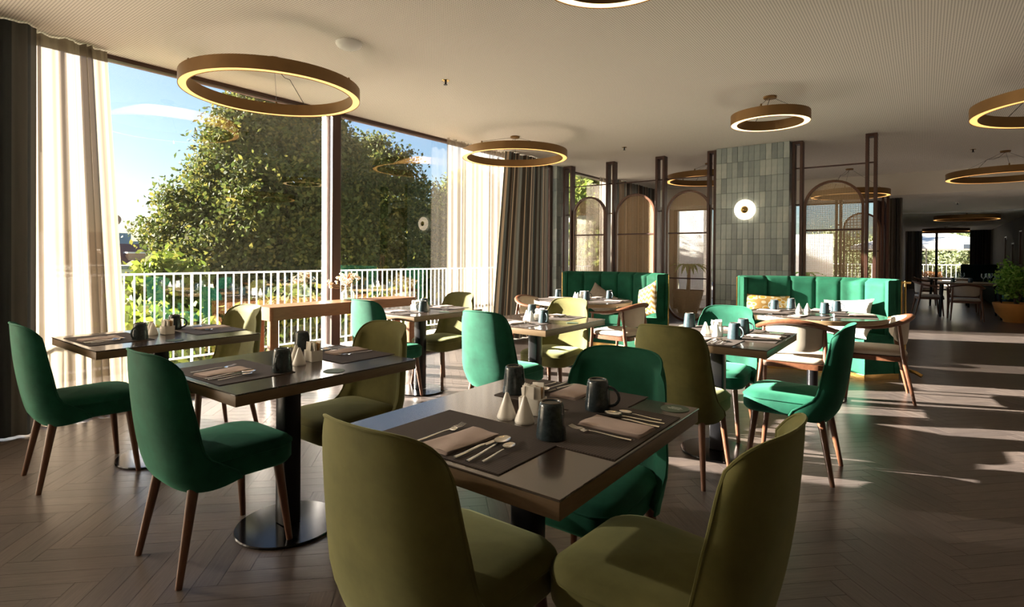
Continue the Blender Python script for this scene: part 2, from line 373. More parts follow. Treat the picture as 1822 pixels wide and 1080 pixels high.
def dup(root, loc, rz, label, group=None):
    r = root.copy(); COL.objects.link(r); r.location = loc; r.rotation_euler = (0, 0, rz); r['label'] = label
    if group: r['group'] = group
    for ch in KIDS.get(root.name, []):
        c = ch.copy(); COL.objects.link(c); c.parent = r
        for g in KIDS.get(ch.name, []):
            d = g.copy(); COL.objects.link(d); d.parent = c
    return r
def struct(o): o['kind'] = 'structure'; return o
def rrect(w, d, r, n=5, bow=0.0, taper=0.0):
    """outline function: rounded rectangle, inset-able; bow pushes the +y side out"""
    def fn(ins):
        hw, hd = w/2-ins, d/2-ins; rr = max(0.004, r-ins*0.6); pts = []
        for cx, cy, a0 in ((hw-rr, hd-rr, 0), (-hw+rr, hd-rr, PI/2), (-hw+rr, -hd+rr, PI), (hw-rr, -hd+rr, 1.5*PI)):
            for k in range(n+1):
                a = a0+PI/2*k/n; x, y = cx+rr*math.cos(a), cy+rr*math.sin(a)
                if y > 0 and bow: y += bow*(1-(x/(w/2))**2)*(y/(d/2))
                if y < 0 and taper: x *= 1-taper*(-y/(d/2))**1.5
                pts.append((x, y))
        return pts
    return fn

# ------------------------------------------------------------------ setting
HC = 2.83           # ceiling
XW = -5.2           # glazing line
Y_SCR = 8.2         # rattan screens
Y_BH = 12.3         # bulkhead
Z_LOW = 2.43        # lower ceiling beyond the bulkhead
Y_END = 28.5
X_R = 2.1           # wall along the far dining part
XE = 4.6            # right wall of the near part

floor = struct(MB().box2((XW-0.15, -3.2, -0.25), (XE, Y_END, -0.005)).build('floor', 'soil', smooth=False))
def planks():
    Wd, Ln, gap = 0.09, 0.54, 0.0016
    R = Matrix.Rotation(PI/4, 3, 'Z'); o = Vector((-0.6, 2.0, 0)); items = []
    x0, x1, y0, y1 = XW-0.1, XE, -3.1, Y_END
    t1 = R@Vector((Wd, Wd, 0)); t2 = R@Vector((Ln, -Ln, 0))
    rng1, rng2 = range(-260, 330), range(-42, 62)
    for i in rng1:
        for j in rng2:
            b = o+t1*i+t2*j
            if not (x0-1 < b.x < x1+1 and y0-1 < b.y < y1+1): continue
            for c, a in ((R@Vector((Ln/2, Wd/2, 0)), PI/4), (R@Vector((Wd/2, Wd+Ln/2, 0)), PI/4+PI/2)):
                p = b+c
                if x0+0.25 < p.x < x1-0.22 and y0+0.25 < p.y < y1-0.22 and not (p.x < -0.4 and p.y > Y_BH+0.1 and False):
                    items.append((p.x, p.y, a))
    pm = MB(); l, w, t = Ln/2-gap/2, Wd/2-gap/2, 0.005
    vs = [(-l, -w, -t), (l, -w, -t), (l, w, -t), (-l, w, -t), (-l, -w, 0), (l, -w, 0), (l, w, 0), (-l, w, 0)]
    fs = [(4, 5, 6, 7), (0, 1, 5, 4), (1, 2, 6, 5), (2, 3, 7, 6), (3, 0, 4, 7)]
    uv = [(v[0]/Ln+0.5, v[1]/Ln+0.5) for v in vs]
    pm.add(vs, fs, uv); me = pm.mesh('plank', 'oak_plank', smooth=False)
    def key(it):
        q = Vector((it[0], it[1], -EYE)); d = q.dot(cf)
        if d < 0.8: return 1e9
        u, v = 911+FPX*q.dot(cr)/d, CY-FPX*q.dot(cu)/d
        return d if -20 < u < 1842 and -20 < v < 1095 else 1e9
    items.sort(key=key)
    for x, y, a in items[:300]:
        link('plank', me, floor, (x, y, 0), a)
    big = MB(); V = np.array(vs)
    for x, y, a in items[300:]:
        c, s_ = math.cos(a), math.sin(a)
        P = np.stack([x+V[:, 0]*c-V[:, 1]*s_, y+V[:, 0]*s_+V[:, 1]*c, V[:, 2]], 1)
        big.add(P.tolist(), fs, uv)
    o2 = big.build('plank_field', 'oak_plank', floor, smooth=False); o2['kind'] = 'stuff'
planks()

ceiling = struct(MB().box2((XW-0.1, -3.2, HC), (XE, Y_BH, HC+0.15)).build('ceiling', 'ceiling_perforated', smooth=False))
struct(MB().box2((XW-0.1, Y_BH, Z_LOW), (XE, Y_BH+0.18, HC+0.15)).build('trim_1', 'ceiling_plain', smooth=False))
low = struct(MB().box2((XW-0.1, Y_BH+0.18, Z_LOW), (XE, 13.5, Z_LOW+0.15)).box2((-0.75, 13.5, Z_LOW), (X_R+0.15, Y_END, Z_LOW+0.15)).build('ceiling_low', 'ceiling_plain', smooth=False))
low.name = 'ceiling.001'
struct(MB().box2((-0.6, 17.0, Z_LOW-0.03), (X_R, 17.12, Z_LOW)).build('trim_2', 'white_paint', smooth=False))

# walls nobody sees from here close the near part of the room
struct(MB().box2((XW-0.15, -3.35, 0), (XE, -3.2, HC)).build('wall_back', 'wall_plaster', smooth=False))
struct(MB().box2((XE, -3.2, 0), (XE+0.15, 13.2, HC)).build('wall_right', 'wall_plaster', smooth=False))
struct(MB().box2((X_R, 13.2, 0), (XE, 13.35, HC)).build('wall_return', 'wall_dark', smooth=False))
SLOTS = ((15.0, 1.15, 2.12), (16.1, 1.05, 1.78), (17.3, 1.15, 2.12), (18.6, 1.05, 1.82), (20.1, 1.1, 2.05), (21.7, 1.05, 1.75), (23.5, 1.1, 2.0))
wm = MB(); yy = 13.35
for ys, z0, z1 in SLOTS:
    wm.box2((X_R, yy, 0), (X_R+0.15, ys-0.27, Z_LOW)).box2((X_R, ys-0.27, 0), (X_R+0.15, ys+0.27, z0)).box2((X_R, ys-0.27, z1), (X_R+0.15, ys+0.27, Z_LOW)); yy = ys+0.27
wr = struct(wm.box2((X_R, yy, 0), (X_R+0.15, Y_END, Z_LOW)).build('wall_far_right', 'wall_dark', smooth=False))
for i, (ys, z0, z1) in enumerate(SLOTS):
    fr = MB()
    for a, b in (((-0.27, z0), (-0.24, z1)), ((0.24, z0), (0.27, z1)), ((-0.24, z0), (0.24, z0+0.03)), ((-0.24, z1-0.03), (0.24, z1))):
        fr.box2((X_R-0.01, ys+a[0], a[1]), (X_R+0.10, ys+b[0], b[1]))
    wo = struct(fr.build('window_%d' % (6+i), 'frame_brown', smooth=False))
    MB().add([(X_R+0.05, ys+0.24, z0+0.03), (X_R+0.05, ys-0.24, z0+0.03), (X_R+0.05, ys-0.24, z1-0.03), (X_R+0.05, ys+0.24, z1-0.03)], [(3, 2, 1, 0)]).build('pane', 'pane_glass', wo, smooth=False)
# end wall of the window-side part: glazed opening from x=-3.1 to -0.9
we = struct(MB().box2((XW, 13.2, 0), (-4.95, 13.35, Z_LOW)).box2((-0.75, 16.3, 0), (-0.62, Y_END, Z_LOW)).box2((XW-0.1, 12.25, 0), (XW+0.05, 13.2, HC)).build('wall_end', 'wall_plaster', smooth=False))

def window(name, y0, y1, mullions, z1=HC, axis='y', x=XW):
    m = MB()
    def bx(a0, a1, zz0, zz1, dep=0.10):
        if axis == 'y': m.box2((x-dep/2, a0, zz0), (x+dep/2, a1, zz1))
        else: m.box2((a0, x-dep/2, zz0), (a1, x+dep/2, zz1))
    bx(y0, y1, z1-0.035, z1+0.02); bx(y0, y1, -0.01, 0.05); bx(y0-0.03, y0+0.05, 0, z1); bx(y1-0.05, y1+0.03, 0, z1)
    root = struct(m.build(name, 'window_frame', smooth=False))
    edges = [y0]+list(mullions)+[y1]
    for a in mullions:
        k = MB()
        if axis == 'y': k.rbox((x, a, z1/2), (0.13, 0.11, z1), 0.008, 1)
        else: k.rbox((a, x, z1/2), (0.09, 0.13, z1), 0.008, 1)
        k.build('mullion', 'window_frame', root)
        if axis == 'y':
            MB().box2((x-0.10, a-0.078, 0.02), (x-0.03, a-0.056, z1-0.02)).build('glazing_strip', 'aluminium', root, smooth=False)
    for a, b in zip(edges[:-1], edges[1:]):
        if axis == 'y': g = MB().add([(x, a, 0.03), (x, b, 0.03), (x, b, z1-0.02), (x, a, z1-0.02)], [(0, 1, 2, 3)])
        else: g = MB().add([(b, x, 0.03), (a, x, 0.03), (a, x, z1-0.02), (b, x, z1-0.02)], [(3, 2, 1, 0)])
        g.build('pane', 'pane_glass', root, smooth=False)
    return root
struct(MB().box2((XW-0.15, 0.45, 0), (XW+0.1, 0.75, HC)).build('wall_left', 'wall_plaster', smooth=False))
window('window_5', -3.1, 0.40, [])  # added out of view to bring soft light onto the foreground chairs
window('window_1', 0.80, 7.97, [3.63])
window('window_2', 8.5, 12.25, [])
window('window_3', -4.9, -0.75, [-2.6], Z_LOW, 'x', 13.25)
window('window_13', 13.4, 16.28, [14.9], Z_LOW, 'y', -0.69)
window('window_4', -0.6, 1.75, [0.42], 2.36, 'x', Y_END)
struct(MB().box2((-0.75, Y_END-0.02, 2.34), (X_R+0.2, Y_END+0.12, Z_LOW+0.1)).box2((1.75, Y_END-0.02, 0), (X_R+0.2, Y_END+0.12, 2.36)).build('wall_far', 'wall_dark', smooth=False))

# tiled column and pier: every tile its own piece
TW, TH = 0.072, 0.212
tbm = MB().rbox((0, 0, 0), (TW-0.002, 0.012, TH-0.002), 0.003, 1)
tile_me = tbm.mesh('tile', 'glazed_tile')
def tiled(name, x0, x1, y0, y1, faces):
    core = struct(MB().box2((x0+0.008, y0+0.008, 0), (x1-0.008, y1-0.008, HC)).build(name, 'grout', smooth=False))
    def face(p0, p1, rz):
        L = math.hypot(p1[0]-p0[0], p1[1]-p0[1]); n = max(1, round(L/TW)); rows = 13; th = HC/rows
        for r in range(rows):
            for k in range(n):
                t = (k+0.5)/n
                o = link('tile', tile_me, core, (p0[0]+(p1[0]-p0[0])*t, p0[1]+(p1[1]-p0[1])*t, th*(r+0.5)), rz+rnd.uniform(-.006, .006))
                o.scale = (L/n/TW, 1, th/TH); o.rotation_euler[0] = rnd.uniform(-.004, .004)
    if 'f' in faces: face((x0, y0+0.006), (x1, y0+0.006), 0)
    if 'r' in faces: face((x1-0.006, y0+0.012), (x1-0.006, y1), PI/2)
    return core
tiled('wall_column', -2.41, -1.45, 8.10, 8.55, 'fr')
struct(MB().box2((-5.80, 7.46, -0.03), (-5.34, 7.84, HC)).build('wall_added_sun_block', 'wall_plaster', smooth=False))  # block added outside the glass to keep sun off the middle cane screen
tiled('wall_pier', -5.62, -5.08, 8.02, 8.30, 'fr')

# ------------------------------------------------------------------ rattan screens
def post(x, y, z1, w, label, rungs=(2.47, 1.98)):
    t = thing('screen_post', label, 'post', (x, y, 0), 0, 'brown posts of the rattan screens')
    for s_ in (-1, 1):
        MB().rbox((s_*(w/2-0.018), 0, z1/2), (0.036, 0.13, z1), 0.003, 1).build('upright', 'frame_brown', t)
    MB().box((0, 0, z1-0.02), (w-0.07, 0.13, 0.036)).build('cap', 'frame_brown', t, smooth=False)
    for z in rungs: MB().box((0, 0, z), (w-0.07, 0.02, 0.016)).build('rung', 'frame_brown', t, smooth=False)
    return t
def stadium(hw, z0, z1, n=20):
    pts = []
    for k in range(n+1):
        a = PI*k/n; pts.append((hw*math.cos(a), z1-hw+hw*math.sin(a)))
    for k in range(n+1):
        a = PI+PI*k/n; pts.append((hw*math.cos(a), z0+hw+hw*math.sin(a)))
    return pts
def arch_screen(x, y, hw, label, z0=0.28, z1=2.28, bars=(1.63, 0.94)):
    t = thing('arch_screen', label, 'screen', (x, y, 0), 0, 'rattan screens with round tops')
    outer, inner = stadium(hw, z0, z1), stadium(hw-0.032, z0+0.032, z1-0.032); n = len(outer); m = MB(); vs = []
    for yy in (-0.03, 0.03):
        vs += [(p[0], yy, p[1]) for p in outer]; vs += [(p[0], yy, p[1]) for p in inner]
    fs = []
    for k in range(n):
        j = (k+1) % n
        fs += [(k, j, n+j, n+k), (2*n+k, 3*n+k, 3*n+j, 2*n+j), (k, 2*n+k, 2*n+j, j), (n+k, n+j, 3*n+j, 3*n+k)]
    m.add(vs, fs).build('arch_frame', 'walnut_leg', t)
    for z in bars: MB().box((0, 0, z), (2*hw-0.05, 0.022, 0.022)).build('crossbar', 'frame_brown', t, smooth=False)
    # woven cane: vertical, horizontal strips cut to the arch
    c = MB(); ih = hw-0.03; zb, zt = z0+0.03+ih, z1-0.03-ih; sp, w = 0.0175, 0.0064; k = -int(ih/sp)
    while k*sp < ih:
        xx = k*sp; d = math.sqrt(max(0, ih*ih-xx*xx))
        c.box((xx, 0.001, (zb-d+zt+d)/2), (w, 0.0016, zt+d-zb+d)); k += 1
    z = z0+0.04
    while z < z1-0.04:
        d = ih
        if z > zt: d = math.sqrt(max(0, ih*ih-(z-zt)**2))
        if z < zb: d = math.sqrt(max(0, ih*ih-(z-zb)**2))
        if d > 0.01: c.box((0, -0.001, z), (2*d, 0.0016, w))
        z += sp
    o = c.build('cane_webbing', 'cane', t, smooth=False); o['kind'] = 'stuff'
    return t
YS = Y_SCR+0.03
for x, w, lb in ((-4.955, 0.17, 'brown screen post against the tiled pier by the window'), (-4.14, 0.15, 'brown screen post between the first and second arched screens from the window'),
                 (-3.285, 0.15, 'brown screen post between the second and third arched screens from the window'), (-2.495, 0.13, 'brown screen post against the left edge of the tiled column'),
                 (-1.365, 0.13, 'open brown screen post just right of the tiled column'), (-0.535, 0.125, 'open brown screen post at the right end of the near screens')):
    post(x, YS, HC-0.003, w, lb)
arch_screen(-4.55, YS, 0.315, 'arched cane screen nearest the window pier')
arch_screen(-3.71, YS, 0.345, 'middle one of the three arched cane screens left of the column')
arch_screen(-2.85, YS, 0.345, 'arched cane screen directly left of the tiled column')
arch_screen(-0.95, YS, 0.345, 'arched cane screen right of the tiled column behind the sunlit banquette')
for a, b, lb in ((-4.865, -2.565, 'thin brown rod above the three arched screens'), (-1.295, -0.60, 'thin brown rod above the arched screen right of the column')):
    tag(MB().box(((a+b)/2, YS+0.02, 2.47), (b-a, 0.016, 0.018)).build('tie_rod', 'frame_brown', smooth=False), lb, 'rod')
post(-0.565, 12.1, Z_LOW-0.003, 0.11, 'shorter open screen post under the lower ceiling further back', (1.9,))
post(-1.30, 12.1, Z_LOW-0.003, 0.11, 'screen post of the rear arched screen seen through the cane', (1.9,))
arch_screen(-0.93, 12.1, 0.30, 'rear arched cane screen seen between the open posts', 0.28, 2.12, (1.40,))

# ------------------------------------------------------------------ curtains
def curtain(name, label, mat, x, y0, y1, z0, z1, amp, folds, cat='curtain', group=None, shift=0.0, lean=None, seed=1, axis='y', nv=10):
    r = random.Random(seed); ph = [r.uniform(0, 6.28) for _ in range(6)]
    def f(u, v):
        z = z0+(z1-z0)*v; yy0, yy1 = y0, y1
        if lean: yy0 += lean[0]*(1-v); yy1 += lean[1]*(1-v)
        uu = u+0.012*math.sin(9*u+ph[0])+0.006*math.sin(31*u+ph[1])
        yy = yy0+(yy1-yy0)*uu
        uf = u+0.35/folds*math.sin(2*PI*u*folds*0.37+ph[1])+0.2/folds*math.sin(2*PI*u*folds*0.61+ph[4])
        a = amp*(0.75+0.25*math.sin(5*u*folds/8+ph[2]))*(0.85+0.15*(1-v))
        xx = x+a*math.sin(2*PI*folds*uf+0.5*math.sin(7*u+ph[3])+0.15*math.sin(3*v+ph[4]))+0.25*a*math.sin(4.1*PI*folds*u+ph[5])+shift*(1-v)
        return (xx, yy, z) if axis == 'y' else (yy, xx, z)
    o = MB().grid(f, int(folds*14), nv).build(name, mat)
    return tag(o, label, cat, group)
curtain('drape', 'dark grey full-height drape at the left edge beside the sheer', 'drape_dark', -4.93, 0.30, 1.06, 0.01, HC-0.01, 0.045, 6, seed=3)
curtain('sheer_curtain', 'cream sheer curtain glowing in the window left of the skyline', 'sheer', -5.04, 1.02, 1.50, 0.012, HC-0.01, 0.05, 5, lean=(0, 0.16), seed=5)
curtain('sheer_curtain', 'added sheer curtain over an added unseen window that lights the foreground chairs', 'sheer_fill', -5.04, -3.05, 0.42, 0.012, HC-0.01, 0.04, 20, seed=6)  # unseen, added to diffuse the sun entering by the added window
curtain('sheer_curtain', 'white sheer curtain beside the striped drape at the right window end', 'sheer_thin', -5.06, 5.26, 6.70, 0.012, HC-0.01, 0.035, 13, seed=8)
curtain('drape', 'grey and beige striped drape between the sheer and the tiled pier', 'drape_stripe', -4.95, 6.42, 7.56, 0.01, HC-0.01, 0.05, 9, lean=(-0.30, 0), seed=11)
curtain('sheer_curtain', 'sheer curtain in the window behind the left screens', 'sheer_thin', -5.06, 9.55, 10.15, 0.012, HC-0.01, 0.035, 6, seed=15)
curtain('drape', 'striped drape in the window corner behind the middle screen', 'drape_stripe', -4.95, 10.05, 12.1, 0.01, HC-0.01, 0.05, 12, seed=17)
curtain('drape', 'dark drape left of the far garden window', 'drape_stripe', Y_END-0.35, -0.58, -0.05, 0.01, Z_LOW-0.01, 0.06, 5, seed=19, axis='x')
curtain('drape', 'dark drape right of the far garden window', 'drape_dark', Y_END-0.35, 1.45, 2.0, 0.01, Z_LOW-0.01, 0.06, 5, seed=21, axis='x')
curtain('drape', 'grey drape bunched beside the rear arched screen', 'drape_stripe', 12.75, -0.56, -0.33, 0.01, Z_LOW-0.01, 0.05, 4, seed=23, axis='x')

# ------------------------------------------------------------------ balcony
struct(MB().box2((-6.85, -4, -0.3), (XW-0.08, 12.6, -0.03)).build('floor_balcony', 'balcony_stone', smooth=False))
rl = thing('balcony_railing', 'white balcony railing with thin upright bars outside the window', 'railing', (-6.6, 0, -0.03))
MB().rbox((0, 4.0, 1.07), (0.045, 16.0, 0.022), 0.004, 1).build('top_rail', 'rail_paint', rl)
MB().rbox((0, 4.0, 0.13), (0.03, 16.0, 0.018), 0.003, 1).build('bottom_rail', 'rail_paint', rl)
bme = MB().box2((-0.008, -0.005, 0.12), (0.008, 0.005, 1.065)).mesh('baluster', 'rail_paint', smooth=False)
pme = MB().box2((-0.015, -0.009, 0.0), (0.015, 0.009, 1.07)).mesh('railing_post', 'rail_paint', smooth=False)
k = 0; y = -3.9
while y < 11.9:
    if k % 11 == 5: link('railing_post', pme, rl, (0, y, 0))
    else: link('baluster', bme, rl, (0, y, 0))
    y += 0.0938; k += 1

# ------------------------------------------------------------------ outside
struct(MB().box2((-160, -80, -4.7), (-6.9, 120, -4.5)).build('ground', 'ground_grass', smooth=False))
struct(MB().box2((-9, 13.4, -0.3), (-0.65, Y_END+0.1, -0.04)).box2((-9, Y_END+0.13, -0.3), (12, 60, -0.04)).build('ground_terrace', 'balcony_stone', smooth=False))

def leaves(pts, nrm, size, rs, mat, name, parent):
    """one quad leaf per point"""
    n = len(pts); a = rs.normal(size=(n, 3)); a += nrm*0.6; a /= np.linalg.norm(a, axis=1)[:, None]
    b = np.cross(a, rs.normal(size=(n, 3))); b /= np.linalg.norm(b, axis=1)[:, None]; c = np.cross(a, b)
    s_ = size*rs.uniform(0.6, 1.3, size=(n, 1)); b *= s_; c *= s_*0.6
    V = np.stack([pts-b, pts-c*0.9+a*s_*0.15, pts+b, pts+c*0.9+a*s_*0.15], 1).reshape(-1, 3)
    me = bpy.data.meshes.new(name); me.vertices.add(4*n); me.vertices.foreach_set('co', V.astype(np.float32).ravel())
    me.loops.add(4*n); me.loops.foreach_set('vertex_index', np.arange(4*n, dtype=np.int32))
    me.polygons.add(n); me.polygons.foreach_set('loop_start', np.arange(0, 4*n, 4, dtype=np.int32))
    me.materials.append(M[mat]); me.update(calc_edges=True); me.validate()
    o = link(name, me, parent); o['kind'] = 'stuff'; return o
def tree(name, label, loc, prof, mat, nclump, per, leaf, clump, seed, trunk_r=0.22, group=None, cat='tree', sq=1.0, inner=0.35):
    """prof: list of (radius, height) of the crown from bottom to top, heights above loc"""
    rs = np.random.RandomState(seed); t = thing(name, label, cat, loc, 0, group)
    hs = np.array([p[1] for p in prof]); rr = np.array([p[0] for p in prof])
    z = rs.uniform(hs[0], hs[-1], size=nclump*3); R = np.interp(z, hs, rr)
    keep = rs.uniform(size=z.size) < (R/rr.max())**1.0; z, R = z[keep][:nclump], R[keep][:nclump]; m = len(z)
    th = rs.uniform(0, 2*PI, m); q = np.sqrt(rs.uniform(inner, 1.0, m))
    wob = 1+0.13*np.sin(3*th+z*1.1+seed)+0.10*np.sin(5*th-z*1.9)
    C = np.stack([R*q*wob*np.cos(th)*sq, R*q*wob*np.sin(th), z], 1)
    out = np.stack([np.cos(th), np.sin(th), np.full(m, 0.5)], 1)
    cs = clump*rs.uniform(0.6, 1.25, size=(m, 1, 1))
    P = C[:, None, :]+rs.normal(size=(m, per, 3))*cs*np.array([1, 1, 0.75])
    Nn = np.repeat(out[:, None, :], per, 1)
    leaves(P.reshape(-1, 3), Nn.reshape(-1, 3), leaf, rs, mat, 'crown', t)
    tr = MB(); top = hs[-1]*0.8
    tr.tube([(0, 0, 0), (0.05, 0.03, top*0.3), (-0.04, 0.05, top*0.6), (0.02, 0, top)], [trunk_r, trunk_r*0.8, trunk_r*0.55, trunk_r*0.2], 8)
    for k in range(9):
        a = k*2.4; zz = hs[0]+(top-hs[0])*(0.1+0.085*k); L = float(np.interp(zz, hs, rr))*0.75
        tr.tube([(0, 0, zz), (L*0.5*math.cos(a), L*0.5*math.sin(a), zz+0.25*L), (L*math.cos(a), L*math.sin(a), zz+0.45*L)], [trunk_r*0.35, trunk_r*0.22, trunk_r*0.08], 5)
    tr.build('trunk', 'bark', t); return t
tree('plane_tree', 'huge cone-shaped leafy tree filling the middle of the window', (-15, 8.85, -4.5), [(2.6, 1.0), (3.15, 3.5), (3.1, 5.4), (2.9, 7.0), (2.5, 8.2), (1.95, 9.3), (1.2, 10.4), (0.3, 11.3)], 'leaf_plane_tree', 1900, 100, 0.072, 0.22, 1, 0.3)
tree('plane_tree', 'shorter dark tree right of the window mullion', (-16.5, 13.4, -4.5), [(2.6, 1.0), (3.3, 4.0), (3.0, 6.5), (2.4, 8.0), (1.2, 9.3), (0.2, 10.1)], 'leaf_plane_tree', 1200, 85, 0.078, 0.24, 2, 0.25)
tree('plane_tree', 'bright yellow-green tree beside the right sheer curtain', (-15, 17.2, -4.5), [(1.6, 1.5), (2.2, 4.0), (2.1, 6.5), (1.5, 8.2), (0.3, 9.4)], 'leaf_bright', 800, 70, 0.085, 0.22, 3, 0.2)
tree('plane_tree', 'slim tree showing above the first arched screen', (-14, 26.0, -4.5), [(1.8, 1.5), (2.6, 4.0), (2.5, 7.5), (1.6, 9.6), (0.3, 11.2)], 'leaf_bright', 500, 34, 0.20, 0.34, 4, 0.2)
tree('bush', 'round green bush in front of the red-roofed houses', (-13, 4.95, -4.5), [(0.6, 1.2), (0.8, 3.0), (0.75, 4.6), (0.5, 5.3), (0.1, 5.7)], 'leaf_bright', 260, 40, 0.11, 0.20, 5, 0.10, cat='bush')
for i, (x, y, h, lb) in enumerate(((-8.9, 3.3, 4.9, 'sunny hedge shrub low behind the left railing bars'), (-9.2, 5.6, 5.1, 'hedge shrub low behind the middle railing bars'),
                                   (-9.4, 8.0, 5.0, 'hedge shrub low behind the railing near the mullion'), (-9.6, 10.6, 5.0, 'hedge shrub low behind the right railing bars'))):
    tree('hedge_shrub', lb, (x, y, -4.5), [(1.0, 1.2), (1.35, 2.6), (1.2, h-0.7), (0.6, h-0.2), (0.1, h)], 'leaf_bright' if i == 0 else 'leaf_plane_tree', 300, 36, 0.085, 0.17, 30+i, 0.08, 'hedge shrubs below the balcony', 'shrub')

# red-roofed houses far left
def houses():
    t = thing('house', 'far house with red tiled roof, brick chimneys and dish seen left of the tree', 'building', (-50, 16.5, -4.5))
    P = lambda m, n, mt, par=t: m.build(n, mt, par, smooth=False)
    P(MB().box2((-6, -4.0, 0), (0, 2.6, 5.1)), 'wall', 'house_grey')
    roof = MB(); roof.add([(0.3, -4.4, 5.0), (0.3, 2.9, 5.0), (-3.0, 2.0, 6.6), (-3.0, -4.4, 6.6), (-6.3, -4.4, 5.0), (-6.3, 2.9, 5.0)], [(0, 1, 2, 3), (3, 2, 5, 4), (1, 5, 2), (0, 3, 4)])
    P(roof, 'roof', 'roof_tile')
    P(MB().box2((-9, -4.0, 0), (-6, 0.9, 7.6)), 'penthouse', 'house_grey'); P(MB().box2((-8.8, 0.9, 0), (-6.4, 2.0, 7.6)), 'stair_tower', 'house_blue')
    P(MB().box2((-8.6, 2.0, 0), (-6.6, 2.7, 6.9)), 'stair_tower', 'house_blue')
    for y0, y1, z0, z1 in ((-2.0, -1.0, 4.9, 6.0), (-0.2, 1.0, 4.9, 5.8), (-3.4, -2.7, 4.9, 5.7)):
        c = P(MB().box2((-0.9, y0, z0), (-0.2, y1, z1)), 'chimney', 'chimney_brick'); P(MB().box2((-1.0, y0-0.1, z1), (-0.1, y1+0.1, z1+0.12)), 'chimney_cap', 'house_white', c)
    for k in range(3):
        MB().tube([(-5.9, -2.4+0.35*k, 6.6), (-5.9, -2.4+0.35*k, 8.3)], 0.06, 8).build('flue_pipe', 'house_blue', t)
        MB().lathe([(0.15, 0), (0.15, 0.12)], 8, (-5.9, -2.4+0.35*k, 8.3)).build('flue_cap', 'house_blue', t)
    P(MB().box2((-6.2, -2.8, 6.2), (-5.6, -1.4, 7.0)), 'flue_box', 'house_white')
    d = MB().lathe([(0.02, 0), (0.35, 0.05), (0.62, 0.18), (0.60, 0.20), (0.33, 0.07), (0.02, 0.03)], 20, caps=False).build('satellite_dish', 'chimney_brick', t)
    d.location = (-6.6, 0.75, 8.6); d.rotation_euler = (0.5, 1.0, 0)
    MB().tube([(-6.6, 0.9, 7.6), (-6.6, 0.9, 8.6)], 0.05, 6).build('dish_mast', 'house_blue', t)
    h = thing('house', 'low white house with shuttered window in front of the red roof', 'building', (-44, 14.4, -4.5))
    MB().box2((-4, -3.2, 0), (0, 1.9, 4.7)).build('wall', 'house_white', h, smooth=False); MB().box2((-4.2, -3.4, 4.7), (0.2, 0.3, 4.95)).build('eave', 'house_grey', h, smooth=False)
    w = MB().box2((0, -1.9, 2.6), (0.06, -0.7, 4.4)).build('window', 'white_paint', h, smooth=False); MB().box2((0.06, -1.8, 2.7), (0.08, -1.35, 3.6)).build('shutter', 'clay_pot', w, smooth=False)
    MB().box2((0, -0.3, 2.2), (0.05, -0.1, 4.5)).build('downpipe', 'chimney_brick', h, smooth=False)
houses()

# ------------------------------------------------------------------ dining chair
def chair_proto(label, mat):
    t = thing('dining_chair', label, 'chair', group='velvet dining chairs at the square tables')
    o = rrect(0.452, 0.45, 0.09, 6, 0.025, 0.16)
    def crown(h): return lambda x, y: h+0.018*(1-min(1, (x/0.23)**2))*(1-min(1, ((y)/0.23)**2))
    st = MB().rings(o, [(0.035, 0.352), (0.012, 0.356), (0.0, 0.372), (0.0, 0.425), (0.004, 0.434), (-0.002, 0.440), (0.012, 0.456), (0.035, crown(0.462)), (0.08, crown(0.464)), (0.14, crown(0.465)), (0.20, crown(0.466))])
    s_ = st.build('seat', mat, t, ang=60); s_.location = (0, 0.02, 0)
    pp = [(x, y+0.0, 0.437) for x, y in o(-0.001)]
    MB().tube(pp, 0.004, 6, closed=True).build('seat_piping', mat, s_)
    z0, H = 0.335, 0.535
    def shell(off):
        def f(u, v):
            U = (u*2-1); a = U*PI/2*0.985
            w = float(np.interp(v, (0, 0.1, 0.3, 0.6, 1.0), (0.246, 0.246, 0.234, 0.217, 0.203)))
            rc = max(0, (v-0.80)/0.20); w *= math.sqrt(max(0.0, 1-0.16*rc**3))
            rb = max(0, (0.14-v)/0.14)
            yc = -0.222-0.085*v-0.015*math.sin(PI*v)+0.030*rb**2
            yf = float(np.interp(v, (0, 0.06, 0.12, 0.20, 0.30, 0.65, 1.0), (0.005, -0.005, -0.045, -0.112, -0.145, -0.178, -0.205)))
            yf = max(yf, yc+0.06)
            pe = 0.72+0.20*v; x = w*math.copysign(abs(math.sin(a))**pe, a); c = 1-abs(math.cos(a))**pe; y = yc+(yf-yc)*c
            z = z0+H*v-0.060*abs(U)**4*max(0, (v-0.55)/0.45)+0.012*(1-U*U)*max(0, (v-0.6)/0.4)+0.03*abs(U)**4*(1-v)**3
            if off:
                nx, ny = math.sin(a)*0.9, -math.cos(a)
                e = max(abs(U), abs(2*v-1))
                th = 0.055*(1-e**14)**0.5*(1-0.25*v)
                x -= nx*th; y -= ny*th
            return (x, y, z)
        return f
    b = MB().grid(shell(False), 26, 20, flip=False).grid(shell(True), 26, 20, flip=True)
    bo = b.build('backrest', mat, t, ang=75)
    f0 = shell(False); rim = [f0(0.001, j/14) for j in range(15)]+[f0(i/20, 1.0) for i in range(1, 20)]+[f0(0.999, 1-j/14) for j in range(15)]
    MB().tube(rim, 0.0045, 6).build('back_piping', mat, bo)
    for sx in (-1, 1):
        MB().tube([(sx*0.165, 0.185, 0.365), (sx*0.205, 0.222, 0.0)], [0.021, 0.0125], 12).build('leg', 'walnut_leg', t)
        MB().tube([(sx*0.160, -0.155, 0.36), (sx*0.195, -0.222, 0.0)], [0.021, 0.0125], 12).build('leg', 'walnut_leg', t)
    proto_done(t); return t
CG = 'velvet dining chairs at the square tables'
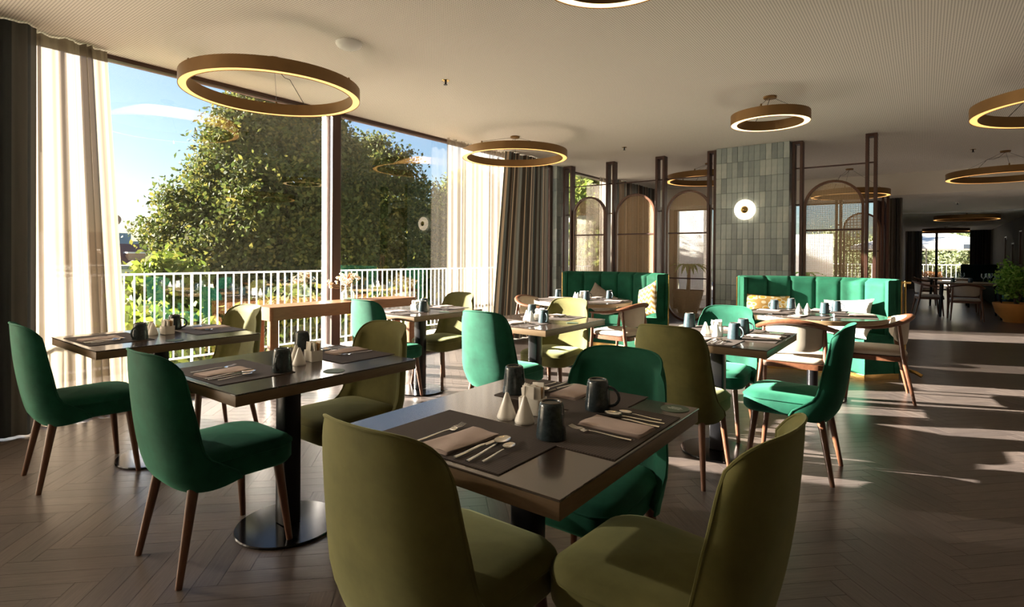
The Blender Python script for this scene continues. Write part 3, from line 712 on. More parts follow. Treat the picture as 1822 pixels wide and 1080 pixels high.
CHAIRS = [  # x, y, rz, colour, label
    (-3.845, 1.02, math.radians(-3), 'g', 'green velvet chair nearest the left drape at the window-corner table'),
    (-2.41, 1.105, 0, 'g', 'green velvet chair in the left foreground with its round table base beside it'),
    (-1.00, 1.05, math.radians(1), 'o', 'olive velvet chair at the bottom centre with its back to the camera'),
    (-0.52, 1.37, PI/2+math.radians(-4), 'o', 'olive velvet chair at the bottom right turned to face left'),
    (-0.975, 1.78, PI, 'g', 'dark green velvet chair on the far side of the foreground table'),
    (-2.40, 1.76, PI, 'o', 'olive velvet chair facing the camera at the table left of the foreground one'),
    (-3.96, 1.79, PI+math.radians(6), 'o', 'pale olive velvet chair at the far end of the window-corner table'),
    (-3.78, 3.20, 0, 'g', 'green velvet chair with a sunlit back beside the wooden console'),
    (-3.78, 3.90, PI, 'o', 'olive velvet chair in front of the right sheer curtain'),
    (-2.42, 3.12, math.radians(2), 'g', 'bright sunlit green velvet chair at the centre table'),
    (-2.53, 3.98, PI, 'o', 'sunlit yellow-olive velvet chair on the far side of the centre table'),
    (-1.13, 3.19, 0, 'o', 'olive velvet chair with its back to the camera at the right square table'),
    (-1.20, 4.12, PI, 'g', 'green velvet chair on the far side of the right square table'),
    (-0.61, 3.65, PI/2, 'g', 'green velvet chair seen from the side with wooden legs in striped sunlight'),
]
pg = po = None
for x, y, rz, c, lb in CHAIRS:
    if c == 'g':
        if pg is None: pg = chair_proto(lb, 'velvet_green'); pg.location = (x, y, 0); pg.rotation_euler = (0, 0, rz)
        else: dup(pg, (x, y, 0), rz, lb, CG)
    else:
        if po is None: po = chair_proto(lb, 'velvet_olive'); po.location = (x, y, 0); po.rotation_euler = (0, 0, rz)
        else: dup(po, (x, y, 0), rz, lb, CG)

# ------------------------------------------------------------------ square tables
TX, TY, TZ = 0.775, 0.875, 0.75
def table_proto(label):
    t = thing('dining_table', label, 'table', group='square dining tables on a round steel base')
    MB().rbox((0, 0, TZ-0.0225), (TX-0.004, TY-0.004, 0.045), 0.003, 2).build('edge_band', 'table_edge', t)
    MB().rbox((0, 0, TZ-0.001), (TX, TY, 0.006), 0.0015, 1).build('tabletop', 'table_top', t)
    MB().rbox((0, 0, TZ-0.052), (0.30, 0.30, 0.016), 0.003, 1).build('mounting_plate', 'black_steel', t)
    MB().rbox((0, 0, 0.36), (0.085, 0.085, 0.68), 0.012, 2, edges='z').build('column', 'black_steel', t)
    MB().lathe([(0.0, 0.001), (0.225, 0.001), (0.228, 0.006), (0.225, 0.012), (0.05, 0.016), (0.0, 0.016)], 48, caps=False).build('base_plate', 'base_steel', t)
    proto_done(t); return t
TABLES = {'fore': (-0.982, 1.397), 'corner': (-3.79, 1.397), 'left': (-2.352, 1.405), 'console': (-3.745, 3.56), 'centre': (-2.445, 3.56), 'right': (-1.06, 3.64)}
TL = {'fore': 'large dark table in the foreground with three place settings', 'corner': 'dark table in the window corner by the left curtains', 'left': 'dark table left of the foreground table on a wide round base',
      'console': 'small dark table in front of the wooden console', 'centre': 'dark table in the middle with sunlit chairs around it', 'right': 'dark table with a light edge right of the middle before the curved banquette'}
tp = None
for k, (x, y) in TABLES.items():
    if tp is None: tp = table_proto(TL[k]); tp.location = (x, y, 0)
    else: dup(tp, (x, y, 0), 0, TL[k])

# ------------------------------------------------------------------ table ware prototypes (kept as shared meshes)
def cutlery(kind):
    m = MB(); z = 0.004
    def handle(L0, L1, w0, w1):
        pts = [(0, L0, z), (0, L0+(L1-L0)*0.3, z), (0, L1-0.02, z+0.003), (0, L1, z+0.002)]
        m.tube(pts, [w0, w0*0.85, w1, w1], 8, flat=0.35)
    if kind == 'fork':
        handle(-0.095, 0.035, 0.0055, 0.0032)
        m.grid(lambda u, v: ((u-0.5)*(0.009+0.013*min(1, v*2.2)), 0.033+0.027*v, z+0.003-0.004*math.sin(PI*v)), 4, 4)
        for i in range(4): m.tube([((i-1.5)*0.006, 0.058, z+0.003), ((i-1.5)*0.0062, 0.078, z+0.002), ((i-1.5)*0.006, 0.096, z+0.007)], [0.0018, 0.0016, 0.0009], 6, flat=0.6)
    elif kind == 'knife':
        handle(-0.105, 0.01, 0.0062, 0.005)
        m.add([(-0.004, 0.008, z), (0.008, 0.008, z), (0.009, 0.07, z), (0.002, 0.105, z), (-0.004, 0.098, z), (-0.004, 0.008, z+0.0015), (0.008, 0.008, z+0.001), (0.009, 0.07, z+0.001), (0.002, 0.105, z+0.001), (-0.004, 0.098, z+0.0015)],
              [(4, 3, 2, 1, 0), (5, 6, 7, 8, 9), (0, 1, 6, 5), (1, 2, 7, 6), (2, 3, 8, 7), (3, 4, 9, 8), (4, 0, 5, 9)])
    else:
        s_ = 1.0 if kind == 'spoon' else 0.74
        handle(-0.095*s_, 0.045*s_, 0.0055*s_, 0.003*s_)
        def bowl(dz):
            def f(u, v):
                a = 2*PI*u; r = v
                x, y = 0.0195*s_*r*math.cos(a), 0.068*s_+0.030*s_*r*math.sin(a)*(1.0 if math.sin(a) < 0 else 0.95)
                return (x, y, z+0.002+0.009*s_*(r*r-1)*0.6+0.006*s_+dz)
            return f
        m.grid(bowl(0), 16, 5, closed_u=True).grid(bowl(-0.0012), 16, 5, closed_u=True, flip=True)
    return m.mesh(kind, 'steel', ang=50)
CUT = {k: cutlery(k) for k in ('fork', 'knife', 'spoon', 'teaspoon')}
MAT_ME = MB().rbox((0, 0, 0.0015), (0.455, 0.318, 0.003), 0.0012, 1).mesh('placemat', 'mat_weave')
def napkin_mesh(mat):
    m = MB()
    for i in range(3):
        k = 0.004*i
        def f(u, v, k=k, i=i):
            e = max(abs(2*u-1), abs(2*v-1)); return ((u-0.5)*(0.105-k*0.5)+k*0.3, (v-0.5)*(0.20-k), 0.0012+0.0032*(i+1)-0.0028*e**10+0.0012*math.sin(7*u+4*v+i))
        m.grid(f, 12, 16)
        def g(u, v, k=k, i=i): return ((u-0.5)*(0.105-k*0.5)+k*0.3, (v-0.5)*(0.20-k), 0.0006+0.0030*i)
        m.grid(g, 2, 2, flip=True)
    return m.mesh('napkin', mat, ang=60)
NAP = napkin_mesh('napkin')
def mug_proto(label, mat):
    t = thing('mug', label, 'mug', group='stoneware mugs standing upside down')
    MB().lathe([(0.0, 0.006), (0.036, 0.006), (0.0375, 0.0), (0.0415, 0.001), (0.0415, 0.012), (0.0375, 0.055), (0.0345, 0.088), (0.032, 0.096), (0.028, 0.099), (0.026, 0.099), (0.0245, 0.096), (0.0, 0.0955)], 32, caps=False).build('cup', mat, t, ang=50)
    MB().lathe([(0.0255, 0.0992), (0.0275, 0.1000), (0.0285, 0.0994)], 32, caps=False).build('foot_ring', 'mug_clay', t)
    pts = []
    for k in range(11):
        a = -PI/2+PI*k/10; pts.append((0.035+0.034*math.cos(a)-0.003*math.sin(a), 0, 0.046+0.031*math.sin(a)))
    MB().tube(pts, 0.0040, 8, flat=1.2).build('handle', mat, t)
    proto_done(t); return t
def cone_mesh():
    return MB().lathe([(0.0, 0.0), (0.0285, 0.0), (0.0305, 0.004), (0.030, 0.008), (0.006, 0.076), (0.003, 0.080), (0.0, 0.0805)], 28, caps=False).mesh('shaker', 'porcelain', ang=45)
CONE = cone_mesh()
def holder_proto(label):
    t = thing('sachet_holder', label, 'holder', group='white boxes of sugar sachets')
    m = MB(); w, d, h, th = 0.078, 0.060, 0.052, 0.003
    o, i = rrect(w, d, 0.008, 3), rrect(w-2*th, d-2*th, 0.006, 3)
    m.rings(o, [(0.004, 0.0), (0.001, 0.002), (0.0, h)], cap=False)
    n = len(o(0)); m.add([(x, y, h) for x, y in o(0)]+[(x, y, h) for x, y in i(0)], [(k, (k+1) % n, n+(k+1) % n, n+k) for k in range(n)])
    m.rings(i, [(0, h), (0, 0.006)], cap=False); m.add([(x, y, 0.006) for x, y in i(0)], [tuple(range(n))]); m.add([(x, y, 0.0) for x, y in o(0.004)], [tuple(range(n))[::-1]])
    m.build('box', 'porcelain', t)
    r = random.Random(3)
    for k in range(8):
        mt = 'paper_brown' if k in (5, 6) else 'paper'
        b = MB().rbox((0, 0, 0), (0.042, 0.0045, 0.062), 0.001, 1); ob = b.build('sachet', mt, t)
        ob.location = (r.uniform(-.012, .012), -0.021+0.006*k, 0.040+r.uniform(0, .014)+(0.012 if mt == 'paper' else 0)); ob.rotation_euler = (r.uniform(-.12, .12), r.uniform(-.12, .12), r.uniform(-.1, .1))
    for k in range(14):
        ob = MB().tube([(0, 0, 0.01), (r.uniform(-.006, .006), r.uniform(-.006, .006), 0.088+r.uniform(-.006, .006))], 0.0028, 6).build('wrapped_stick', 'paper', t)
        ob.location = (-0.030+r.uniform(0, .022), -0.022+0.0033*k, 0)
    proto_done(t); return t
def coaster_mesh():
    return MB().lathe([(0.0, 0.0), (0.0455, 0.0), (0.0460, 0.001), (0.0455, 0.002), (0.0, 0.002)], 36, caps=False).mesh('coaster', 'coaster_green')
COAST = coaster_mesh()

TN = {'fore': 'the foreground table', 'corner': 'the window-corner table', 'left': 'the left front table', 'console': 'the table before the console', 'centre': 'the centre table', 'right': 'the right square table',
      'r1': 'the shaded round table', 'r2': 'the sunlit round table'}
SN = {'n': 'near', 'f': 'far', 'r': 'right', 'l': 'left'}
MUGP = {}
HOLP = [None]
def put(name, me, label, cat, x, y, z, rz=0, group=None):
    return tag(link(name, me, None, (x, y, z), rz), label, cat, group)
def mug(label, x, y, z, rz, dark=True):
    k = 'mug_glaze' if dark else 'mug_blue'
    if k not in MUGP:
        p = MUGP[k] = mug_proto(label, k); p.location = (x, y, z); p.rotation_euler = (0, 0, rz)
    else: dup(MUGP[k], (x, y, z), rz, label)
def holder(label, x, y, z, rz=0):
    if HOLP[0] is None: HOLP[0] = holder_proto(label); HOLP[0].location = (x, y, z); HOLP[0].rotation_euler = (0, 0, rz)
    else: dup(HOLP[0], (x, y, z), rz, label)
def setting(tb, seat, cx, cy, rz, z=TZ+0.002, jig=0, full=True, white=False):
    """place setting; local +y points away from the diner; (cx,cy) is the mat centre"""
    r = random.Random(hash((tb, seat)) & 0xffff if False else sum(map(ord, tb+seat))+jig)
    c, s_ = math.cos(rz), math.sin(rz); where = 'at the %s seat of %s' % (SN[seat], TN[tb])
    def P(lx, ly): return cx+lx*c-ly*s_, cy+lx*s_+ly*c
    put('placemat', MAT_ME, 'dark brown woven placemat %s' % where, 'placemat', cx, cy, z, rz, 'woven placemats')
    zz = z+0.0032
    x, y = P(0.01+r.uniform(-.01, .01), -0.045); put('napkin', NAP, 'folded taupe napkin %s' % where, 'napkin', x, y, zz, rz+r.uniform(-.08, .08), 'folded napkins')
    x, y = P(-0.075+r.uniform(-.008, .008), -0.04); put('fork', CUT['fork'], 'steel fork left of the napkin %s' % where, 'fork', x, y, zz, rz+r.uniform(-.1, .18), 'steel forks')
    if full:
        x, y = P(0.082, -0.045); put('knife', CUT['knife'], 'steel knife right of the napkin %s' % where, 'knife', x, y, zz, rz+r.uniform(-.06, .08), 'steel knives')
        x, y = P(0.112, -0.055); put('spoon', CUT['spoon'], 'large steel spoon beside the knife %s' % where, 'spoon', x, y, zz, rz+r.uniform(-.03, .12), 'steel spoons')
        x, y = P(0.148, -0.06); put('teaspoon', CUT['teaspoon'], 'small steel teaspoon outermost %s' % where, 'teaspoon', x, y, zz, rz+r.uniform(-.03, .1), 'steel teaspoons')
def shakers(tb, pts, z=TZ+0.002):
    for (x, y), w in zip(pts, ('left', 'right')):
        put('shaker', CONE, 'white cone-shaped shaker, %s one of the pair on %s' % (w, TN[tb]), 'shaker', x, y, z, 0, 'white cone shakers')
def coaster(tb, x, y, mat=None):
    o = put('coaster', COAST, 'round dark green coaster on %s' % TN[tb], 'coaster', x, y, TZ+0.002, 0.3, 'green coasters')
    return o
for tb in ('corner', 'left', 'console', 'centre'):
    x, y = TABLES[tb]
    dx = -0.02 if tb != 'corner' else -0.045
    setting(tb, 'n', x+dx, y-0.25, 0); setting(tb, 'f', x+dx, y+0.30, PI)
x, y = TABLES['fore']
setting('fore', 'n', -1.0, 1.140, 0); setting('fore', 'r', -0.762, 1.455, PI/2); setting('fore', 'f', -1.01, 1.70, PI, jig=3)
x, y = TABLES['right']
setting('right', 'n', x-0.03, y-0.27, 0); setting('right', 'r', x+0.21, y+0.08, PI/2); setting('right', 'f', x-0.03, y+0.29, PI)
ZT = TZ+0.002; ZM = TZ+0.0055
# mugs, shakers, sachets, coasters: position, handle direction
for tb, lst in {'fore': [(-0.818, 1.272, ZM, 2.0, 'nearest'), (-0.849, 1.600, ZM, 0.3, 'rightmost'), (-1.193, 1.604, ZM, 2.4, 'leftmost')],
                'corner': [(-3.665, 1.25, ZT, -1.0, 'nearer'), (-3.985, 1.56, ZT, 1.0, 'farther')], 'left': [(-2.193, 1.28, ZM, -0.9, 'nearer'), (-2.60, 1.63, ZM, 2.4, 'farther')],
                'console': [(-3.585, 3.44, ZT, 3.4, 'nearer'), (-3.80, 3.66, ZT, 0.2, 'farther')], 'centre': [(-2.30, 3.462, ZT, -0.6, 'nearer'), (-2.63, 3.78, ZM, 2.0, 'farther')],
                'right': [(-0.928, 3.522, ZM, -0.5, 'nearest'), (-0.947, 3.80, ZM, -0.2, 'middle'), (-1.348, 3.93, ZM, 1.5, 'farthest')]}.items():
    for x, y, z, a, w in lst: mug('upturned dark mug, the %s one on %s' % (w, TN[tb]), x, y, z, a, tb in ('fore', 'corner', 'left'))
shakers('fore', [(-1.032, 1.349), (-0.962, 1.347)]); holder('white box of sugar sachets on the foreground table', -0.998, 1.442, ZT, 0.15)
shakers('corner', [(-3.875, 1.378), (-3.811, 1.368)]); holder('white box of sugar sachets on the window-corner table', -3.80, 1.445, ZT, 0.05)
shakers('left', [(-2.362, 1.448), (-2.278, 1.413)]); holder('white box of sugar sachets on the table left of the foreground one', -2.318, 1.512, ZT, -0.1)
shakers('console', [(-3.72, 3.60), (-3.66, 3.56)]); holder('white box of sugar sachets on the table before the console', -3.745, 3.50, ZT, 0.2)
shakers('centre', [(-2.50, 3.52), (-2.44, 3.495)]); holder('white box of sugar sachets on the centre table', -2.42, 3.585, ZT, 0.1)
shakers('right', [(-1.147, 3.655), (-1.055, 3.590)]); holder('white box of sugar sachets on the right square table', -1.085, 3.685, ZT, 0.1)
c1 = coaster('fore', -0.655, 1.775); coaster('corner', -3.486, 1.365); coaster('left', -2.04, 1.43); coaster('console', -3.44, 3.56); coaster('centre', -2.13, 3.60); coaster('right', -0.78, 3.99)
# tiny pale print on the foreground coaster, three lines as in the photograph, too small to read
pr = MB(); r = random.Random(5)
for yy, hw in ((0.012, 0.016), (0.002, 0.026), (-0.008, 0.020)):
    x = -hw
    while x < hw:
        w = r.uniform(0.0018, 0.0042); pr.box((x+w/2, yy+r.uniform(-.0006, .0006), 0.00225), (w, 0.0042*r.uniform(.6, 1), 0.0004)); x += w+0.0014
pr.build('print', 'coaster_white', c1, smooth=False, rz=-0.3)

# ------------------------------------------------------------------ curved banquettes
def banquette(cx, cy, label):
    t = thing('banquette', label, 'banquette', (cx, cy, 0), 0, 'curved green velvet banquettes')
    A = math.radians(40.4); Ro, Ri, Rs = 1.26, 1.10, 0.80; Zt = 1.045
    def arc(r0, r1, z0, z1, a0=-A, a1=A, n=28, rd=0.02):
        m = MB(); prof = [(r0, z0), (r0, z1-rd), (r0+rd*0.3, z1-rd*0.3), (r0+rd, z1), (r1-rd, z1), (r1-rd*0.3, z1-rd*0.3), (r1, z1-rd), (r1, z0)]; k = len(prof); vs = []; fs = []
        for i in range(n+1):
            a = a0+(a1-a0)*i/n
            for r, z in prof: vs.append((r*math.sin(a), r*math.cos(a), z))
        for i in range(n):
            for j in range(k): fs.append((i*k+j, i*k+(j+1) % k, (i+1)*k+(j+1) % k, (i+1)*k+j))
        fs.append(tuple(range(k))); fs.append(tuple(n*k+j for j in range(k))[::-1]); m.add(vs, fs); return m
    arc(1.19, Ro, 0.06, Zt-0.004).build('back_shell', 'velvet_banquette', t)
    # six padded channels
    n = 6
    for i in range(n):
        a0 = -A+0.03+(2*A-0.06)*i/n; a1 = -A+0.03+(2*A-0.06)*(i+1)/n
        def f(u, v, a0=a0, a1=a1):
            a = a0+(a1-a0)*u; e = 2*u-1
            r = Ri+0.085*(1-math.sqrt(max(0, 1-abs(e)**7)))*0.35
            z = 0.42+(Zt-0.42)*v
            if v > 0.93: r += 0.10*((v-0.93)/0.07)**2
            return (r*math.sin(a), r*math.cos(a), z)
        MB().grid(f, 12, 14, flip=True).build('back_channel', 'velvet_banquette', t, ang=80)
    arc(Ri-0.004, 1.22, 0.42, Zt-0.012, -A, -A+0.035, 3).build('end_panel', 'velvet_banquette', t)
    arc(Ri-0.004, 1.22, 0.42, Zt-0.012, A-0.035, A, 3).build('end_panel', 'velvet_banquette', t)
    arc(Rs, 1.19, 0.34, 0.46, rd=0.035).build('seat', 'velvet_banquette', t)
    arc(Rs+0.02, 1.19, 0.06, 0.34, -A+0.01, A-0.01).build('seat_base', 'velvet_banquette', t)
    arc(Rs+0.012, Ro-0.01, 0.0, 0.062, -A+0.005, A-0.005, rd=0.004).build('plinth', 'brass', t)
    for s_ in (-1, 1):
        a = s_*(A+0.003); m = MB().tube([(r*math.sin(a), r*math.cos(a), z) for r, z in ((Ro, 0.06), (Ro, Zt-0.02))], 0.008, 6); m.build('edge_trim', 'brass', t)
    return t
banquette(-3.50, 6.04, 'dark shaded curved green banquette in front of the three arched screens')
banquette(-1.00, 6.04, 'sunlit curved green banquette in front of the tiled column')

def cushion(label, mat, loc, rot, w, h, th=0.13):
    def side(s_):
        def f(u, v):
            x, z = (u-0.5), (v-0.5); e = max(abs(2*x), abs(2*z)); d = (1-abs(2*x)**2.6)*(1-abs(2*z)**2.6)
            pin = 1-0.10*(1-abs(2*x)**2)*(abs(2*z)**4); pin2 = 1-0.10*(1-abs(2*z)**2)*(abs(2*x)**4)
            return (x*w*pin2, s_*th/2*max(0, d)**0.55, z*h*pin)
        return f
    t = MB().grid(side(-1), 20, 20).grid(side(1), 20, 20, flip=True).build('cushion', mat, ang=80)
    t.location = loc; t.rotation_euler = rot; return tag(t, label, 'cushion')
cushion('long yellow and cream patterned cushion on the sunlit banquette', 'cushion_yellow', (-1.47, 6.97, 0.665), (-0.25, 0.05, 0.42), 0.50, 0.33)
cushion('long white textured cushion on the sunlit banquette', 'cushion_white', (-0.66, 6.91, 0.655), (-0.35, -0.09, -0.35), 0.52, 0.34, 0.15)
cushion('second white textured cushion low on the sunlit banquette seat behind the armchair', 'cushion_white', (-0.62, 6.80, 0.545), (-1.0, 0.05, -0.3), 0.44, 0.36, 0.13)
cushion('ochre and white chevron cushion standing at the right end of the shaded banquette', 'cushion_chevron', (-2.86, 6.72, 0.69), (-0.22, -0.35, -0.62), 0.44, 0.44)
cushion('grey textured cushion slumped on the shaded banquette', 'lace_grey', (-3.62, 6.93, 0.62), (-0.35, 0.52, 0.05), 0.52, 0.36)

# ------------------------------------------------------------------ round tables
def round_proto(label):
    t = thing('round_table', label, 'table', group='round tables at the banquettes')
    MB().lathe([(0.0, 0.706), (0.555, 0.706), (0.568, 0.712), (0.568, 0.744), (0.565, 0.747)], 64, caps=False).build('edge_band', 'oak_edge', t)
    MB().lathe([(0.566, 0.746), (0.565, 0.750), (0.0, 0.750)], 64, caps=False).build('tabletop', 'table_top', t)
    MB().lathe([(0.045, 0.01), (0.045, 0.70), (0.15, 0.705)], 24).build('column', 'black_steel', t)
    MB().lathe([(0.0, 0.0), (0.27, 0.0), (0.27, 0.010), (0.05, 0.016), (0.0, 0.016)], 40, caps=False).build('base_plate', 'base_steel', t)
    proto_done(t); return t
rp = round_proto('round table in front of the shaded green banquette'); rp.location = (-3.19, 5.62, 0)
dup(rp, (-0.80, 5.63, 0), 0, 'round table in front of the sunlit green banquette')
ZR = 0.7505
def round_setting(tb, seat, cx, cy, ang):
    x, y = cx+0.33*math.cos(ang), cy+0.33*math.sin(ang); setting(tb, seat, x, y, ang+PI/2, ZR, 5, full=False)
for tb, cx, cy in (('r1', -3.19, 5.62), ('r2', -0.80, 5.63)):
    for seat, an in (('n', -PI/2-0.2), ('f', PI/2), ('l', PI-0.1), ('r', 0.1)): round_setting(tb, seat, cx, cy, an)
for tb, lst in {'r1': [(-3.62, 5.77, 2.5, 'leftmost'), (-3.17, 5.68, 1.0, 'nearest'), (-3.03, 5.99, -0.5, 'rightmost')],
                'r2': [(-1.148, 5.755, 2.6, 'leftmost'), (-1.06, 6.08, 1.6, 'farthest'), (-0.719, 5.716, -0.4, 'nearest'), (-0.66, 6.03, -0.3, 'rightmost')]}.items():
    for x, y, a, w in lst: mug('upturned blue-grey mug, the %s one on %s' % (w, TN[tb]), x, y, ZR+0.0035, a, False)
holder('white box of sugar sachets on the round table by the shaded banquette', -3.29, 5.80, ZR, 0.3)
shakers('r2', [(-0.933, 5.74), (-0.876, 5.823)], ZR); shakers('r1', [(-3.36, 5.74), (-3.30, 5.70)], ZR)

# ------------------------------------------------------------------ wooden armchairs
def armchair_proto(label):
    t = thing('armchair', label, 'armchair', group='wooden armchairs with cream upholstery')
    o = rrect(0.50, 0.48, 0.10, 6, 0.02)
    MB().rings(o, [(0.02, 0.405), (0.004, 0.412), (0.0, 0.43), (0.008, 0.446), (0.03, 0.454), (0.10, 0.459), (0.18, 0.461)]).build('seat', 'cream_fabric', t, ang=60)
    MB().rings(rrect(0.51, 0.49, 0.10, 6, 0.02), [(0.0, 0.362), (0.0, 0.404)]).build('seat_frame', 'walnut_frame', t)
    pts = []; rad = []
    for k in range(33):
        a = PI*k/32; x = 0.295*math.cos(a); y = 0.06-0.33*math.sin(a)**0.8
        pts.append((x, y, 0.655+0.085*math.sin(a)**1.5)); rad.append(0.026+0.012*math.sin(a))
    pts = [(0.285, 0.20, 0.648), (0.292, 0.13, 0.650)]+pts+[(-0.292, 0.13, 0.650), (-0.285, 0.20, 0.648)]; rad = [0.016, 0.021]+rad+[0.021, 0.016]
    MB().tube(pts, rad, 12, flat=0.62).build('arm_rail', 'walnut_frame', t)
    def pad(off):
        def f(u, v):
            a = PI*(0.20+0.60*u); e = 2*u-1; w = math.sqrt(max(0, 1-abs(e)**3.0))
            z1 = 0.655+0.085*math.sin(a)**1.5+0.022; z0 = z1-0.07-0.19*w
            r = 1-off*0.16*math.sqrt(max(0, (1-abs(e)**8)*(1-abs(2*v-1)**8)))
            return (0.287*math.cos(a)*r, 0.062-0.328*math.sin(a)**0.8*r+0.02*(1-v), z0+(z1-z0)*v)
        return f
    MB().grid(pad(-0.12), 20, 10).grid(pad(1.0), 20, 10, flip=True).build('back_pad', 'cream_fabric', t, ang=70)
    for s_ in (-1, 1):
        MB().tube([(s_*0.283, 0.175, 0.645), (s_*0.268, 0.19, 0.40), (s_*0.275, 0.225, 0)], [0.014, 0.021, 0.012], 10).build('leg', 'walnut_frame', t)
        MB().tube([(s_*0.222, -0.165, 0.70), (s_*0.235, -0.20, 0.40), (s_*0.262, -0.285, 0)], [0.014, 0.021, 0.012], 10).build('leg', 'walnut_frame', t)
    proto_done(t); return t
ap = armchair_proto('wooden armchair with cream seat seen from behind at the sunlit round table'); ap.location = (-0.86, 5.16, 0); ap.rotation_euler = (0, 0, 0.06)
dup(ap, (-0.36, 6.03, 0), PI/2+0.12, 'wooden armchair with cream back at the right of the sunlit round table')
dup(ap, (-2.70, 5.60, 0), PI/2-0.1, 'wooden armchair with cream back right of the shaded round table')
dup(ap, (-3.87, 5.72, 0), -PI/2, 'wooden armchair with cream back left of the shaded round table by the drape')

# ------------------------------------------------------------------ console and vase
def console():
    t = thing('console_table', 'long reddish wooden console against the window', 'console table', (-4.79, 3.46, 0))
    L, D, Hh = 1.74, 0.33, 0.785
    MB().rbox((0, 0, Hh-0.06), (D, L, 0.12), 0.03, 4, edges='z').build('top', 'console_wood', t)
    for sx in (-1, 1):
        for sy in (-1, 1): MB().rbox((sx*(D/2-0.045), sy*(L/2-0.045), 0.335), (0.078, 0.078, 0.67), 0.018, 3, edges='z').build('leg', 'console_wood', t)
console()
def vase():
    x, y, z = -4.80, 3.53, 0.786
    v = thing('glass_vase', 'squat clear glass vase on the wooden console', 'vase', (x, y, z))
    MB().lathe([(0.0, 0.004), (0.060, 0.004), (0.066, 0.010), (0.066, 0.075), (0.056, 0.098), (0.034, 0.110), (0.031, 0.130), (0.038, 0.138)], 28, caps=False).build('glass', 'vase_glass', v)
    MB().lathe([(0.0, 0.008), (0.060, 0.008), (0.062, 0.022), (0.0, 0.022)], 28, caps=False).build('water', 'water', v)
    f = thing('dried_flowers', 'bunch of cream and rust dried flowers in the glass vase', 'flowers', (x, y, z+0.03)); r = random.Random(9)
    for k in range(34):
        a = r.uniform(0, 2*PI); s_ = r.uniform(0.02, 0.13); h = r.uniform(0.15, 0.25)
        if k < 6: a = -2.6+0.12*k; s_ = r.uniform(0.13, 0.19); h = r.uniform(0.11, 0.17)
        dx, dy = s_*math.cos(a), s_*math.sin(a)
        st = MB().tube([(0, 0, 0), (dx*0.12, dy*0.12, 0.10), (dx*0.7, dy*0.7, h*0.8), (dx, dy, h)], 0.0014, 4).build('stem', 'dry_stem', f)
        b = MB()
        for q in range(7):
            c = (dx+r.uniform(-.016, .016), dy+r.uniform(-.016, .016), h+r.uniform(-.012, .014)); R = r.uniform(.006, .011)
            b.lathe([(0.0, -R), (R*0.8, -R*0.5), (R, 0), (R*0.7, R*0.6), (0.0, R*0.8)], 6, c, caps=False)
        b.build('blossom', 'petal_rust' if k % 7 == 3 else 'petal_cream', st)
vase()

# ------------------------------------------------------------------ ring lamps
def ring_lamp(x, y, zb, R, label, zc=HC, h=0.095, w=0.062, glow='glow_warm'):
    t = thing('ring_lamp', label, 'lamp', (x, y, zb), 0, 'bronze ring lamps hanging from the ceiling')
    n = 72
    m = MB(); prof = [(R-w, 0.004), (R-w, h), (R, h), (R, 0.0), (R-0.004, 0.0), (R-0.004, 0.005), (R-w+0.004, 0.005), (R-w+0.004, 0.0), (R-w, 0.0)]
    m.lathe(prof, n, caps=False).build('ring_body', 'bronze_ring', t, ang=30)
    MB().lathe([(R-w+0.005, 0.0035), (R-0.005, 0.0035)][::-1], n, caps=False).build('light_strip', glow, t)
    H = zc-zb; MB().lathe([(0.0, H-0.022), (0.055, H-0.022), (0.06, H-0.018), (0.06, H-0.001)], 24, caps=False).build('canopy', 'bronze_ring', t)
    for k in range(3):
        a = 0.5+2*PI*k/3; c = (R-w/2)*math.cos(a), (R-w/2)*math.sin(a)
        MB().tube([(0.04*math.cos(a), 0.04*math.sin(a), H-0.02), (c[0], c[1], h+0.02)], 0.0018, 5).build('cable', 'black_steel', t)
        MB().lathe([(0.009, h), (0.009, h+0.022), (0.004, h+0.028)], 8, (c[0], c[1], 0)).build('cable_grip', 'bronze_ring', t)
    pts = [(0.0, 0.0, H-0.02)]+[(R*0.6*s_*math.cos(2.2), R*0.6*s_*math.sin(2.2), H-0.03-0.10*math.sin(PI*s_)*(0.6)) for s_ in (0.25, 0.5, 0.75)]+[((R-w/2)*math.cos(2.2), (R-w/2)*math.sin(2.2), h)]
    MB().tube(pts, 0.003, 5).build('power_cord', 'black_steel', t)
    return t
ring_lamp(-4.18, 2.36, 2.53, 0.665, 'large bronze ring lamp hanging before the left window')
ring_lamp(-4.30, 5.76, 2.54, 0.685, 'large bronze ring lamp hanging before the striped drape')
ring_lamp(-1.21, 5.77, 2.565, 0.355, 'small glowing ring lamp hanging before the tiled column', glow='glow_bright')
ring_lamp(-1.17, 2.30, 2.565, 0.355, 'small ring lamp cut off by the top edge of the picture', glow='glow_bright')
ring_lamp(0.98, 6.15, 2.45, 0.68, 'large ring lamp cut off at the right edge of the picture')
ring_lamp(0.93, 10.6, 2.44, 0.68, 'ring lamp hanging low by three cables on the right before the bulkhead')
ring_lamp(-2.87, 9.24, 2.53, 0.68, 'ring lamp behind the third arched screen left of the column')
ring_lamp(-1.05, 11.2, 2.34, 0.60, 'ring lamp half hidden behind the screen right of the column')
ring_lamp(0.88, 18.6, 2.30, 0.68, 'wide ring lamp close under the low ceiling over the far dining table', zc=Z_LOW, h=0.10)
ring_lamp(0.62, 25.0, 2.26, 0.68, 'farthest ring lamp just above the garden window', zc=Z_LOW, h=0.10)

